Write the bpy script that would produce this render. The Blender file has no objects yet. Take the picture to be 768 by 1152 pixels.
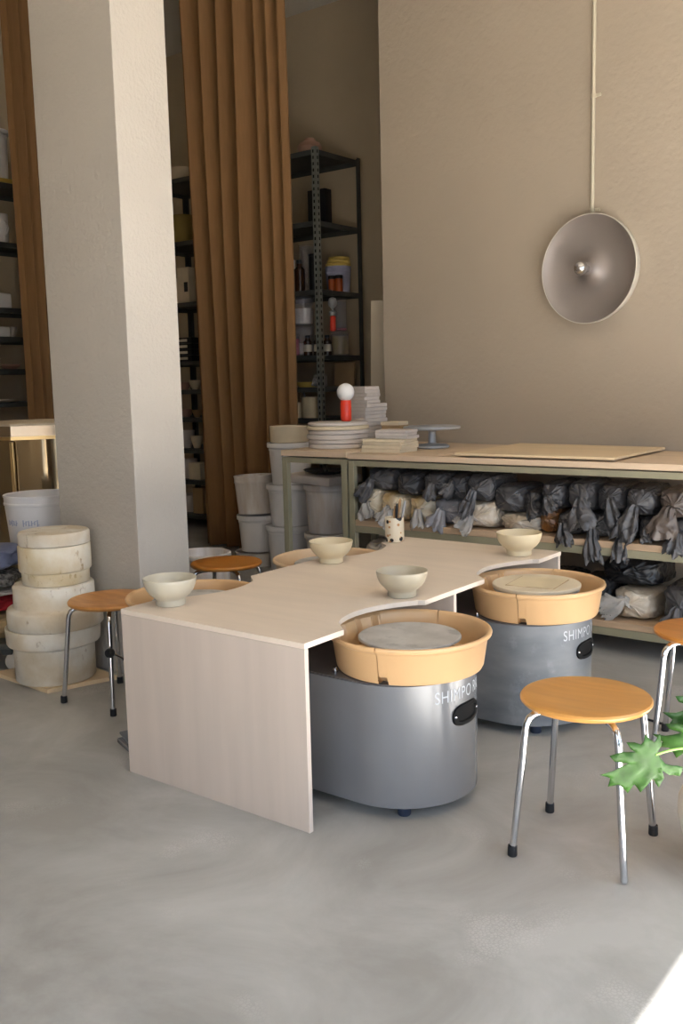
import bpy, bmesh, math, random
from mathutils import Vector, Matrix, noise
PI = math.pi
sc = bpy.context.scene
C = sc.collection
rnd = random.Random(7)

# ------------------------------------------------------------------ materials
def lin(c):
    return tuple((x/12.92 if x <= .04045 else ((x+.055)/1.055)**2.4) for x in c)
def rgb(r, g, b): return lin((r/255, g/255, b/255)) + (1,)

def mat(name, col, rough=.6, metal=0., var=.0, vscale=8., bump=0., bscale=60., col2=None, stretch=None,
        spec=.5, trans=0., alpha=1., coat=0., detail=4.):
    m = bpy.data.materials.new(name); m.use_nodes = True
    nt = m.node_tree; N = nt.nodes; L = nt.links
    b = N['Principled BSDF']
    b.inputs['Base Color'].default_value = col
    b.inputs['Roughness'].default_value = rough
    b.inputs['Metallic'].default_value = metal
    b.inputs['Specular IOR Level'].default_value = spec
    if trans: b.inputs['Transmission Weight'].default_value = trans
    if coat: b.inputs['Coat Weight'].default_value = coat; b.inputs['Coat Roughness'].default_value = .15
    if alpha < 1: b.inputs['Alpha'].default_value = alpha
    tc = N.new('ShaderNodeTexCoord'); mp = N.new('ShaderNodeMapping')
    L.new(tc.outputs['Object'], mp.inputs['Vector'])
    if stretch: mp.inputs['Scale'].default_value = stretch
    nz = N.new('ShaderNodeTexNoise'); nz.inputs['Scale'].default_value = vscale; nz.inputs['Detail'].default_value = detail
    L.new(mp.outputs['Vector'], nz.inputs['Vector'])
    if var > 0 or col2:
        mx = N.new('ShaderNodeMix'); mx.data_type = 'RGBA'
        c2 = col2 if col2 else tuple(max(0, x*(1-var)) for x in col[:3]) + (1,)
        mx.inputs[6].default_value = col; mx.inputs[7].default_value = c2
        rp = N.new('ShaderNodeMapRange'); rp.inputs[1].default_value = .35; rp.inputs[2].default_value = .65
        L.new(nz.outputs['Fac'], rp.inputs[0]); L.new(rp.outputs[0], mx.inputs[0])
        L.new(mx.outputs[2], b.inputs['Base Color'])
    if bump > 0:
        n2 = N.new('ShaderNodeTexNoise'); n2.inputs['Scale'].default_value = bscale; n2.inputs['Detail'].default_value = 3
        L.new(tc.outputs['Object'], n2.inputs['Vector'])
        bp = N.new('ShaderNodeBump'); bp.inputs['Strength'].default_value = bump; bp.inputs['Distance'].default_value = .01
        L.new(n2.outputs['Fac'], bp.inputs['Height']); L.new(bp.outputs['Normal'], b.inputs['Normal'])
    return m

M = {}
M['wall'] = mat('beige_plaster', rgb(180,166,148), .85, var=.05, vscale=1.2, bump=.35, bscale=28, spec=.2)
M['pillar'] = mat('pillar_plaster', rgb(190,182,171), .8, var=.04, vscale=2, bump=.45, bscale=48, spec=.25)
M['alcove'] = mat('alcove_plaster', rgb(196,178,150), .9, var=.08, vscale=1.5, bump=.2, bscale=30, spec=.1)
M['ceiling'] = mat('ceiling_paint', rgb(215,208,196), .9, bump=.1, spec=.1)
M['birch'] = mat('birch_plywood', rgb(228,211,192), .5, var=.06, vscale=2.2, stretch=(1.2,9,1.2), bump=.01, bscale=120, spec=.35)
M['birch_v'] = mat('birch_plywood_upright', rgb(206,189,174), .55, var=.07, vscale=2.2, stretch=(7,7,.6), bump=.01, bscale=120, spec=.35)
M['ply_edge'] = M['birch']
M['pine'] = mat('pine_board', rgb(216,190,160), .6, var=.10, vscale=3, stretch=(1,12,12), bump=.05, bscale=90)
M['pine_dark'] = mat('pine_shelf', rgb(196,166,134), .65, var=.2, vscale=3, stretch=(1,12,12))
M['plyraw'] = mat('raw_plywood', rgb(226,200,162), .6, var=.08, vscale=2.5, stretch=(1,8,8))
M['olive'] = mat('olive_steel', rgb(150,143,118), .5, var=.08, vscale=6, spec=.4)
M['wgrey'] = mat('grey_enamel', rgb(110,110,112), .22, var=.06, vscale=5, bump=.012, bscale=220, spec=1.0)
M['wgrey2'] = mat('grey_enamel_worn', rgb(98,102,108), .42, vscale=4, col2=rgb(122,124,126), bump=.008, bscale=260, spec=.45, stretch=(1,1,3))
M['wtop'] = mat('grey_enamel_top', rgb(92,86,84), .45, var=.15, vscale=8)
M['pan'] = mat('tan_plastic', rgb(214,172,124), .38, var=.04, vscale=5, spec=.45)
M['panl'] = mat('pale_tan_plastic', rgb(220,186,146), .42, var=.05, vscale=5, spec=.4)
M['alu'] = mat('brushed_aluminium', rgb(176,172,166), .5, metal=.25, col2=rgb(200,196,190), vscale=9, detail=6)
M['alud'] = mat('cast_aluminium', rgb(176,176,176), .45, metal=.15, var=.15, vscale=14)
M['spun'] = mat('spun_aluminium', rgb(164,154,148), .55, metal=.6, var=.08, vscale=3)
M['rimlight'] = mat('white_enamel_rim', rgb(205,198,184), .4, spec=.4)
M['chrome'] = mat('chrome', rgb(205,205,208), .12, metal=1.)
M['rubber'] = mat('black_rubber', rgb(26,26,28), .6)
M['black'] = mat('black_plastic', rgb(20,20,22), .4)
M['gripblack'] = mat('matt_black_plastic', rgb(14,14,15), .65, spec=.2)
M['bluecast'] = mat('blue_black_caster', rgb(40,48,66), .4)
M['seat'] = mat('honey_plywood', rgb(208,148,76), .36, var=.12, vscale=2.2, stretch=(2,14,2), spec=.5, coat=.25)
M['seatd'] = mat('orange_plywood', rgb(202,130,54), .36, var=.14, vscale=2.2, stretch=(2,14,2), spec=.5, coat=.25)
M['seatw'] = mat('worn_honey_plywood', rgb(198,138,72), .42, vscale=5, col2=rgb(176,118,60), stretch=(2,6,2), coat=.15)
M['cream'] = mat('cream_stoneware', rgb(218,200,164), .45, var=.04, vscale=14, spec=.4)
M['creamg'] = mat('grey_stoneware', rgb(184,172,148), .38, var=.05, vscale=14, spec=.5)
M['creamp'] = mat('pale_stoneware', rgb(200,190,168), .38, var=.05, vscale=14, spec=.5)
M['bucket'] = mat('white_plastic', rgb(232,228,226), .42, var=.05, vscale=9, spec=.45)
M['bucketd'] = mat('stained_white_plastic', rgb(228,222,218), .5, vscale=5, col2=rgb(206,192,178), stretch=(3,3,.6))
M['plaster'] = mat('grey_plaster', rgb(206,196,188), .9, var=.10, vscale=12, bump=.1, bscale=80, spec=.15)
M['plaster_w'] = mat('cream_plaster', rgb(222,206,178), .9, var=.09, vscale=10, bump=.1, bscale=80, spec=.15)
M['mould'] = mat('stained_plaster', rgb(226,219,206), .85, vscale=7, col2=rgb(206,190,164), bump=.12, bscale=60, spec=.2)
M['mouldy'] = mat('yellowed_plaster', rgb(228,218,198), .85, vscale=9, col2=rgb(214,194,156), bump=.12, bscale=60, spec=.2)
M['curtain'] = mat('brown_curtain_cloth', rgb(138,103,68), .85, var=.08, vscale=14, stretch=(4,4,.4), bump=.15, bscale=400, spec=.15)
M['rack'] = mat('dark_steel', rgb(84,86,82), .5, metal=.3, var=.2, vscale=10)
M['red'] = mat('red_lacquer', rgb(226,62,38), .35, spec=.5)
M['opal'] = mat('opal_glass', rgb(236,234,232), .3, spec=.5)
M['bag'] = mat('grey_polythene', rgb(68,65,65), .42, var=.2, vscale=9, spec=.55)
M['bag2'] = mat('slate_polythene', rgb(82,79,79), .4, var=.2, vscale=9, spec=.55)
M['bag3'] = mat('pale_grey_polythene', rgb(150,147,150), .38, var=.2, vscale=9, spec=.55)
M['bagk'] = mat('black_polythene', rgb(32,31,32), .4, var=.2, vscale=9, spec=.5)
M['bagbrown'] = mat('brown_tinted_polythene', rgb(88,76,68), .4, var=.2, vscale=9, spec=.55)
M['baggold'] = mat('ochre_clay_in_film', rgb(186,150,92), .36, vscale=8, col2=rgb(222,206,178), bump=.5, bscale=34, spec=.6)
M['bagtan'] = mat('buff_clay_in_film', rgb(172,152,128), .34, vscale=10, col2=rgb(206,194,176), bump=.5, bscale=34, spec=.6)
M['bagrust'] = mat('rust_clay_in_film', rgb(150,100,52), .36, vscale=10, col2=rgb(98,64,36), bump=.5, bscale=34, spec=.6)
M['film'] = mat('clear_film', rgb(205,198,190), .25, var=.1, vscale=12, alpha=.5, spec=.6, bump=.6, bscale=30)
M['steel'] = mat('polished_steel', rgb(178,160,130), .12, metal=1., var=.12, vscale=1.5, stretch=(2,2,.3))
M['lidsteel'] = mat('lid_steel', rgb(176,160,140), .22, metal=.95, var=.15, vscale=4)
M['brasstrim'] = mat('warm_steel_trim', rgb(196,168,120), .3, metal=.9)
M['brick'] = mat('pale_lid_board', rgb(206,190,164), .7, var=.06)
M['green'] = mat('leaf_green', rgb(54,90,34), .42, var=.35, vscale=34, spec=.3)
M['greend'] = mat('dark_leaf_green', rgb(48,86,34), .42, var=.2, vscale=20, spec=.45)
M['stem'] = mat('stem_green', rgb(140,186,84), .5)
M['potc'] = mat('pot_stoneware', rgb(214,203,184), .6, var=.06, vscale=10)
M['soil'] = mat('potting_soil', rgb(52,40,32), .95, var=.4, vscale=60)
M['yellow'] = mat('yellow_sponge', rgb(232,206,60), .85, bump=.3, bscale=150)
M['redcloth'] = mat('red_cloth', rgb(168,22,34), .85, var=.25, vscale=9)
M['whitecloth'] = mat('white_cloth', rgb(200,190,182), .85, var=.1)
M['speckcloth'] = mat('black_white_cloth', rgb(24,24,26), .85, vscale=46, col2=rgb(150,148,146))
M['bluecloth'] = mat('blue_grey_plastic', rgb(112,120,150), .5, var=.15)
M['print'] = mat('faded_blue_print', rgb(176,180,198), .5)
M['sack'] = mat('beige_sack', rgb(178,152,110), .8, var=.18, vscale=14, bump=.3)
M['glass'] = mat('jar_glass', rgb(205,200,205), .10, alpha=.16, spec=.6)
M['lilac'] = mat('lilac_plastic', rgb(160,160,186), .45)
M['lemon'] = mat('lemon_plastic', rgb(216,186,96), .45)
M['pink'] = mat('pink_powder', rgb(190,70,96), .6)
M['amber'] = mat('amber_glass', rgb(62,38,22), .2)
M['rust'] = mat('orange_liquid', rgb(176,84,36), .35)
M['label'] = mat('paper_label', rgb(214,204,186), .8)
M['mustard'] = mat('mustard_glaze', rgb(150,128,60), .5)
M['wood_tool'] = mat('wooden_tool', rgb(176,136,92), .6, var=.15, vscale=20)
M['card'] = mat('cardboard', rgb(176,146,106), .8, var=.08)
M['board_w'] = mat('white_laminate', rgb(198,186,166), .6, var=.03)
M['letters'] = mat('white_lettering', rgb(186,188,192), .5)
M['terr'] = mat('pink_stoneware', rgb(176,138,118), .7)
M['wheelw'] = mat('white_caster', rgb(198,190,178), .5)

def crumple(m, scale, strength, dist=.02):
    """creased film: ridged noise bump"""
    nt = m.node_tree; N = nt.nodes; L = nt.links; b = N['Principled BSDF']; tc = N['Texture Coordinate']
    oi = N.new('ShaderNodeObjectInfo'); ad = N.new('ShaderNodeVectorMath'); ad.operation = 'ADD'
    L.new(tc.outputs['Object'], ad.inputs[0]); L.new(oi.outputs['Location'], ad.inputs[1])
    n = N.new('ShaderNodeTexNoise'); n.noise_type = 'RIDGED_MULTIFRACTAL'; n.inputs['Scale'].default_value = scale
    n.inputs['Detail'].default_value = 3; n.inputs['Distortion'].default_value = 1.2
    L.new(ad.outputs[0], n.inputs['Vector'])
    bp = N.new('ShaderNodeBump'); bp.inputs['Strength'].default_value = strength; bp.inputs['Distance'].default_value = dist
    L.new(n.outputs['Fac'], bp.inputs['Height']); L.new(bp.outputs['Normal'], b.inputs['Normal'])
for k_ in ('bag','bag2','bag3','bagk','bagbrown'): crumple(M[k_], 12, .9, .026)
for k_ in ('baggold','bagtan','bagrust','film'): crumple(M[k_], 15, .75, .018)
crumple(M['steel'], 1.1, .0)

def stains(m, col, scale, lo, hi, stretch=(1,1,1), amt=.8):
    """blotches with a shape of their own mixed over the base colour"""
    nt = m.node_tree; N = nt.nodes; L = nt.links; b = N['Principled BSDF']; tc = N['Texture Coordinate']
    mp = N.new('ShaderNodeMapping'); mp.inputs['Scale'].default_value = stretch; L.new(tc.outputs['Object'], mp.inputs['Vector'])
    n = N.new('ShaderNodeTexNoise'); n.inputs['Scale'].default_value = scale; n.inputs['Detail'].default_value = 5; n.inputs['Roughness'].default_value = .65
    L.new(mp.outputs['Vector'], n.inputs['Vector'])
    r = N.new('ShaderNodeMapRange'); r.inputs[1].default_value = lo; r.inputs[2].default_value = hi; r.inputs[4].default_value = amt
    L.new(n.outputs['Fac'], r.inputs[0])
    mx = N.new('ShaderNodeMix'); mx.data_type = 'RGBA'; L.new(r.outputs[0], mx.inputs[0])
    src = b.inputs['Base Color'].links[0].from_socket if b.inputs['Base Color'].links else None
    if src: L.new(src, mx.inputs[6])
    else: mx.inputs[6].default_value = b.inputs['Base Color'].default_value
    mx.inputs[7].default_value = col
    L.new(mx.outputs[2], b.inputs['Base Color'])
stains(M['mould'], rgb(150,126,98), 24, .61, .70, (1,1,.5), .75)
stains(M['mouldy'], rgb(160,124,70), 20, .61, .70, (1,1,.6), .75)
stains(M['bucketd'], rgb(140,116,96), 18, .64, .74, (1,1,.3), .6)
stains(M['wgrey2'], rgb(150,152,154), 10, .58, .74, (1,1,.8), .5)
stains(M['alu'], rgb(150,148,144), 13, .55, .66, (1,1,1), .6)
stains(M['bagtan'], rgb(228,220,208), 10, .56, .64, (1,1,1), .6)
stains(M['baggold'], rgb(228,218,200), 9, .57, .64, (1,1,1), .6)

def speckle_mat():
    m = mat('speckled_stoneware', rgb(228,212,184), .4, spec=.5)
    nt = m.node_tree; N = nt.nodes; L = nt.links; b = N['Principled BSDF']
    tc = N['Texture Coordinate']
    prev = None
    for sc_, thr, col, off in ((27, .33, rgb(24,22,26), 0), (34, .24, rgb(196,140,84), 3.3)):
        mp = N.new('ShaderNodeMapping'); mp.inputs['Location'].default_value = (off, off*.7, off*.3)
        L.new(tc.outputs['Object'], mp.inputs['Vector'])
        v = N.new('ShaderNodeTexVoronoi'); v.inputs['Scale'].default_value = sc_; v.inputs['Randomness'].default_value = 1
        L.new(mp.outputs['Vector'], v.inputs['Vector'])
        lt = N.new('ShaderNodeMath'); lt.operation = 'LESS_THAN'; lt.inputs[1].default_value = thr
        L.new(v.outputs['Distance'], lt.inputs[0])
        mx = N.new('ShaderNodeMix'); mx.data_type = 'RGBA'
        L.new(lt.outputs[0], mx.inputs[0])
        if prev: L.new(prev, mx.inputs[6])
        else: mx.inputs[6].default_value = rgb(228,212,184)
        mx.inputs[7].default_value = col
        prev = mx.outputs[2]
    L.new(prev, b.inputs['Base Color'])
    return m
M['speck'] = speckle_mat()

def floor_mat():
    m = bpy.data.materials.new('polished_concrete'); m.use_nodes = True
    nt = m.node_tree; N = nt.nodes; L = nt.links; b = N['Principled BSDF']
    tc = N.new('ShaderNodeTexCoord')
    n1 = N.new('ShaderNodeTexNoise'); n1.inputs['Scale'].default_value = 1.7; n1.inputs['Detail'].default_value = 7; n1.inputs['Roughness'].default_value = .62
    n1.inputs['Distortion'].default_value = .8
    L.new(tc.outputs['Object'], n1.inputs['Vector'])
    r1 = N.new('ShaderNodeValToRGB'); r1.color_ramp.elements[0].position = .36; r1.color_ramp.elements[1].position = .66
    r1.color_ramp.elements[0].color = rgb(153,150,144); r1.color_ramp.elements[1].color = rgb(181,179,174)
    L.new(n1.outputs['Fac'], r1.inputs['Fac'])
    # worn patches with a fine crackle of pale flecks
    v = N.new('ShaderNodeTexVoronoi'); v.feature = 'DISTANCE_TO_EDGE'; v.inputs['Scale'].default_value = 105
    L.new(tc.outputs['Object'], v.inputs['Vector'])
    ve = N.new('ShaderNodeMapRange'); ve.inputs[1].default_value = .05; ve.inputs[2].default_value = .16
    L.new(v.outputs['Distance'], ve.inputs[0])
    n2 = N.new('ShaderNodeTexNoise'); n2.inputs['Scale'].default_value = 2.9; n2.inputs['Detail'].default_value = 2
    mp = N.new('ShaderNodeMapping'); mp.inputs['Location'].default_value = (4.2, 1.7, 0)
    L.new(tc.outputs['Object'], mp.inputs['Vector']); L.new(mp.outputs['Vector'], n2.inputs['Vector'])
    pe = N.new('ShaderNodeMapRange'); pe.inputs[1].default_value = .60; pe.inputs[2].default_value = .70
    L.new(n2.outputs['Fac'], pe.inputs[0])
    mu = N.new('ShaderNodeMath'); mu.operation = 'MULTIPLY'
    L.new(ve.outputs[0], mu.inputs[0]); L.new(pe.outputs[0], mu.inputs[1])
    mu2 = N.new('ShaderNodeMath'); mu2.operation = 'MULTIPLY'; mu2.inputs[1].default_value = .34
    L.new(mu.outputs[0], mu2.inputs[0])
    mx = N.new('ShaderNodeMix'); mx.data_type = 'RGBA'
    L.new(mu2.outputs[0], mx.inputs[0]); L.new(r1.outputs['Color'], mx.inputs[6]); mx.inputs[7].default_value = rgb(206,202,198)
    L.new(mx.outputs[2], b.inputs['Base Color'])
    rr = N.new('ShaderNodeMapRange'); rr.inputs[3].default_value = .42; rr.inputs[4].default_value = .6
    L.new(n1.outputs['Fac'], rr.inputs[0]); L.new(rr.outputs[0], b.inputs['Roughness'])
    b.inputs['Specular IOR Level'].default_value = .4
    n3 = N.new('ShaderNodeTexNoise'); n3.inputs['Scale'].default_value = 60; n3.inputs['Detail'].default_value = 4
    L.new(tc.outputs['Object'], n3.inputs['Vector'])
    bp = N.new('ShaderNodeBump'); bp.inputs['Strength'].default_value = .12; bp.inputs['Distance'].default_value = .004
    L.new(n3.outputs['Fac'], bp.inputs['Height']); L.new(bp.outputs['Normal'], b.inputs['Normal'])
    return m
M['floor'] = floor_mat()

def holes_mat():
    m = mat('perforated_steel', rgb(96,98,92), .45, metal=.4, var=.15, vscale=9)
    nt = m.node_tree; N = nt.nodes; L = nt.links; b = N['Principled BSDF']
    tc = N['Texture Coordinate']; sp = N.new('ShaderNodeSeparateXYZ'); L.new(tc.outputs['Object'], sp.inputs[0])
    def math_(op, a, bb=None):
        n = N.new('ShaderNodeMath'); n.operation = op
        if hasattr(a, 'links'): L.new(a, n.inputs[0])
        else: n.inputs[0].default_value = a
        if bb is not None:
            if hasattr(bb, 'links'): L.new(bb, n.inputs[1])
            else: n.inputs[1].default_value = bb
        return n.outputs[0]
    z = math_('FRACT', math_('MULTIPLY', sp.outputs[2], 1/.05))
    zin = math_('LESS_THAN', z, .5)
    xin = math_('LESS_THAN', math_('ABSOLUTE', math_('ADD', sp.outputs[0], .026)), .007)
    yin = math_('LESS_THAN', math_('ABSOLUTE', math_('SUBTRACT', sp.outputs[1], .026)), .007)
    k = math_('MULTIPLY', zin, math_('MAXIMUM', xin, yin))
    mx = N.new('ShaderNodeMix'); mx.data_type = 'RGBA'; L.new(k, mx.inputs[0])
    mx.inputs[6].default_value = rgb(150,152,142); mx.inputs[7].default_value = rgb(12,12,12)
    L.new(mx.outputs[2], b.inputs['Base Color'])
    return m
M['holes'] = holes_mat()

# ------------------------------------------------------------------ mesh helpers
class MB:
    def __init__(s): s.bm = bmesh.new()
    def box(s, c, d, rz=0, rx=0, ry=0, bevel=0, seg=2):
        r = bmesh.ops.create_cube(s.bm, size=1)
        vs = r['verts']
        bmesh.ops.scale(s.bm, vec=d, verts=vs)
        if bevel:
            es = list({e for v in vs for e in v.link_edges})
            rr = bmesh.ops.bevel(s.bm, geom=es, offset=bevel, segments=seg, profile=.5, affect='EDGES', clamp_overlap=True)
            vs = list({v for f in rr['faces'] for v in f.verts} | {v for v in vs if v.is_valid})
        mt = Matrix.Translation(c) @ Matrix.Rotation(rz, 4, 'Z') @ Matrix.Rotation(ry, 4, 'Y') @ Matrix.Rotation(rx, 4, 'X')
        bmesh.ops.transform(s.bm, matrix=mt, verts=vs)
        return s
    def lathe(s, prof, c=(0,0,0), seg=40, mtx=None, a0=0, a1=2*PI, rfun=None):
        full = abs(a1-a0-2*PI) < 1e-6
        n = seg if full else seg+1
        rings = []
        mt = mtx if mtx else Matrix.Translation(c)
        for (r, z) in prof:
            if r < 1e-6 and full:
                rings.append([s.bm.verts.new(mt @ Vector((0,0,z)))])
            else:
                ring = []
                for i in range(n):
                    a = a0 + (a1-a0)*i/seg
                    rr, zz = (r, z) if not rfun else rfun(r, z, a)
                    ring.append(s.bm.verts.new(mt @ Vector((rr*math.cos(a), rr*math.sin(a), zz))))
                rings.append(ring)
        for A, B in zip(rings, rings[1:]):
            m = n if full else n-1
            for i in range(m):
                j = (i+1) % n
                if len(A) == 1 and len(B) == 1: continue
                if len(A) == 1: f = (A[0], B[i], B[j])
                elif len(B) == 1: f = (A[i], B[0], A[j])
                else: f = (A[i], B[i], B[j], A[j])
                try: s.bm.faces.new(f)
                except ValueError: pass
        return s
    def tube(s, pts, r, seg=12, cap=True):
        pts = [Vector(p) for p in pts]; rings = []
        rad = r if isinstance(r, (list, tuple)) else [r]*len(pts)
        up = None
        for i, p in enumerate(pts):
            d = (pts[min(i+1, len(pts)-1)] - pts[max(i-1, 0)]).normalized()
            if up is None:
                up = d.orthogonal().normalized()
            up = (up - d*up.dot(d)).normalized()
            q = d.cross(up)
            rings.append([s.bm.verts.new(p + (up*math.cos(2*PI*k/seg) + q*math.sin(2*PI*k/seg))*rad[i]) for k in range(seg)])
        for A, B in zip(rings, rings[1:]):
            for k in range(seg):
                j = (k+1) % seg
                s.bm.faces.new((A[k], A[j], B[j], B[k]))
        if cap:
            s.bm.faces.new(rings[0][::-1]); s.bm.faces.new(rings[-1])
        return s
    def prism(s, pts, z0, z1):
        lo = [s.bm.verts.new((x, y, z0)) for x, y in pts]; hi = [s.bm.verts.new((x, y, z1)) for x, y in pts]
        s.bm.faces.new(lo[::-1]); s.bm.faces.new(hi)
        n = len(pts)
        for i in range(n):
            j = (i+1) % n
            s.bm.faces.new((lo[i], lo[j], hi[j], hi[i]))
        return s
    def build(s, name, m, parent=None, loc=(0,0,0), smooth=35):
        bmesh.ops.recalc_face_normals(s.bm, faces=s.bm.faces)
        me = bpy.data.meshes.new(name); s.bm.to_mesh(me); s.bm.free()
        if smooth:
            for p in me.polygons: p.use_smooth = True
            me.set_sharp_from_angle(angle=math.radians(smooth))
        me.materials.append(m)
        o = bpy.data.objects.new(name, me); C.objects.link(o); o.location = loc
        if parent: o.parent = parent
        return o

def tag(o, label, cat, group=None):
    o['label'] = label; o['category'] = cat
    if group: o['group'] = group
    return o
def thing(name, label, cat, loc=(0,0,0), rz=0, group=None):
    o = bpy.data.objects.new(name, None); C.objects.link(o); o.empty_display_size = .05
    o.location = loc; o.rotation_euler = (0,0,rz)
    return tag(o, label, cat, group)
def struct(o):
    o['kind'] = 'structure'; return o
def dup(root, loc, rz, label, group=None):
    r = root.copy(); C.objects.link(r); r.location = loc; r.rotation_euler = (0,0,rz)
    r['label'] = label
    if group: r['group'] = group
    def rec(a, b):
        for ch in list(a.children):
            c = ch.copy(); C.objects.link(c); c.parent = b; rec(ch, c)
    rec(root, r)
    return r
def arc(c, r, a0, a1, n):
    return [(c[0]+r*math.cos(a0+(a1-a0)*i/n), c[1]+r*math.sin(a0+(a1-a0)*i/n)) for i in range(n+1)]

# ------------------------------------------------------------------ room shell
CEIL = 4.7
struct(MB().box((-1,.5,-.05), (10.4,11.5,.1)).build('floor', M['floor'], smooth=0))
struct(MB().box((-1,.5,CEIL+.05), (10.4,11.5,.1)).build('ceiling', M['ceiling'], smooth=0))
dv = Vector((.98873,-.14968,0)); nv = Vector((-.14968,-.98873,0))
wc = Vector((-2.1,3.46,0))                       # free end of the lamp wall
we = wc + dv*5.6
q = wc - nv*.3; q2 = we - nv*.3
struct(MB().prism([(wc.x,wc.y),(we.x,we.y),(q2.x,q2.y),(q.x,q.y)], 0, CEIL).build('wall_back', M['wall'], smooth=0))
struct(MB().prism([(q.x,q.y),(q.x+.3,q.y+.02),(q.x+.3,5.1),(q.x,5.1)], 0, CEIL).build('wall_return', M['alcove'], smooth=0))
struct(MB().box((-4.1,5.1,CEIL/2), (4.6,.2,CEIL)).build('wall_alcove', M['alcove'], smooth=0))
struct(MB().box((-6.1,.4,CEIL/2), (.2,9.8,CEIL)).build('wall_left', M['alcove'], smooth=0))
WX = 3.3
# street side: wall with a wide shop window, lintel and piers
wr = MB()
wr.box((WX+.1,2.5,CEIL/2), (.2,.6,CEIL))
wr.box((WX+.1,-1.15,3.95), (.2,6.7,1.5))
wr.box((WX+.1,-4.75,CEIL/2), (.2,.5,CEIL))
struct(wr.build('wall_right', M['wall'], smooth=0))
FY = -2.75
wf = MB()
wf.box((-3.6,FY-.1,CEIL/2), (4.8,.2,CEIL)); wf.box((3.0,FY-.1,CEIL/2), (.8,.2,CEIL)); wf.box((.7,FY-.1,3.65), (3.8,.2,2.1)); wf.box((-.6,FY-.1,1.3), (1.2,.2,2.6))
struct(wf.build('wall_front', M['wall'], smooth=0))

# pillar
struct(MB().box((-1.914,.9175,CEIL/2), (.578,.315,CEIL), bevel=.004).build('pillar', M['pillar'], smooth=0))

# ------------------------------------------------------------------ worktable
TW, TL, TH, TT = .838, 1.796, .60, .0175
cut = [(0,0),(-.072,.066),(-.094,.112),(-.108,.165),(-.113,.215),(-.109,.27),(-.096,.325),(-.074,.38),(-.044,.432),(-.022,.462),(0,.475)]
tb = thing('worktable', 'pale birch plywood worktable with scalloped sides over the pottery wheels', 'table', (0,0,0))
out = [(-TW,0),(0,0)]
for y0 in (.195,1.098): out += [(x, y0+y) for x, y in cut]
out += [(0,TL),(-TW,TL)]
for y1 in (1.60,.672): out += [(-TW-x, y1-y) for x, y in cut]
mb = MB().prism(out, TH-TT, TH)
top = mb.build('tabletop', M['birch'], tb, smooth=0)
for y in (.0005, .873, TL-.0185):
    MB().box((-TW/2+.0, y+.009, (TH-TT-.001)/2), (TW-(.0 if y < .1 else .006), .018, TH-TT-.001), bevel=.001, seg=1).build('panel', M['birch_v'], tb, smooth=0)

# ------------------------------------------------------------------ pottery wheels
def letters(text, parent, r, zc, size, th0, xs=.78):
    cu = bpy.data.curves.new('lettering', 'FONT'); cu.body = text; cu.size = size; cu.space_character = 1.12
    to = bpy.data.objects.new('lettering_source', cu); C.objects.link(to)
    dg = bpy.context.evaluated_depsgraph_get()
    me = bpy.data.meshes.new_from_object(to.evaluated_get(dg))
    bpy.data.objects.remove(to); bpy.data.curves.remove(cu)
    bm = bmesh.new(); bm.from_mesh(me)
    bmesh.ops.triangulate(bm, faces=bm.faces)
    bmesh.ops.subdivide_edges(bm, edges=[e for e in bm.edges if e.calc_length() > .01], cuts=2)
    for v in bm.verts:
        x, y = v.co.x*xs, v.co.y; t = th0 + x/r
        v.co = Vector((.0 + (r+.0012)*math.cos(t), (r+.0012)*math.sin(t), zc+y))
    bm.to_mesh(me); bm.free(); me.name = 'lettering'
    me.materials.clear(); me.materials.append(M['letters'])
    o = bpy.data.objects.new('lettering', me); C.objects.link(o); o.parent = parent
    o['label'] = 'white lettering round the end of the housing'
    return o

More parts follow.
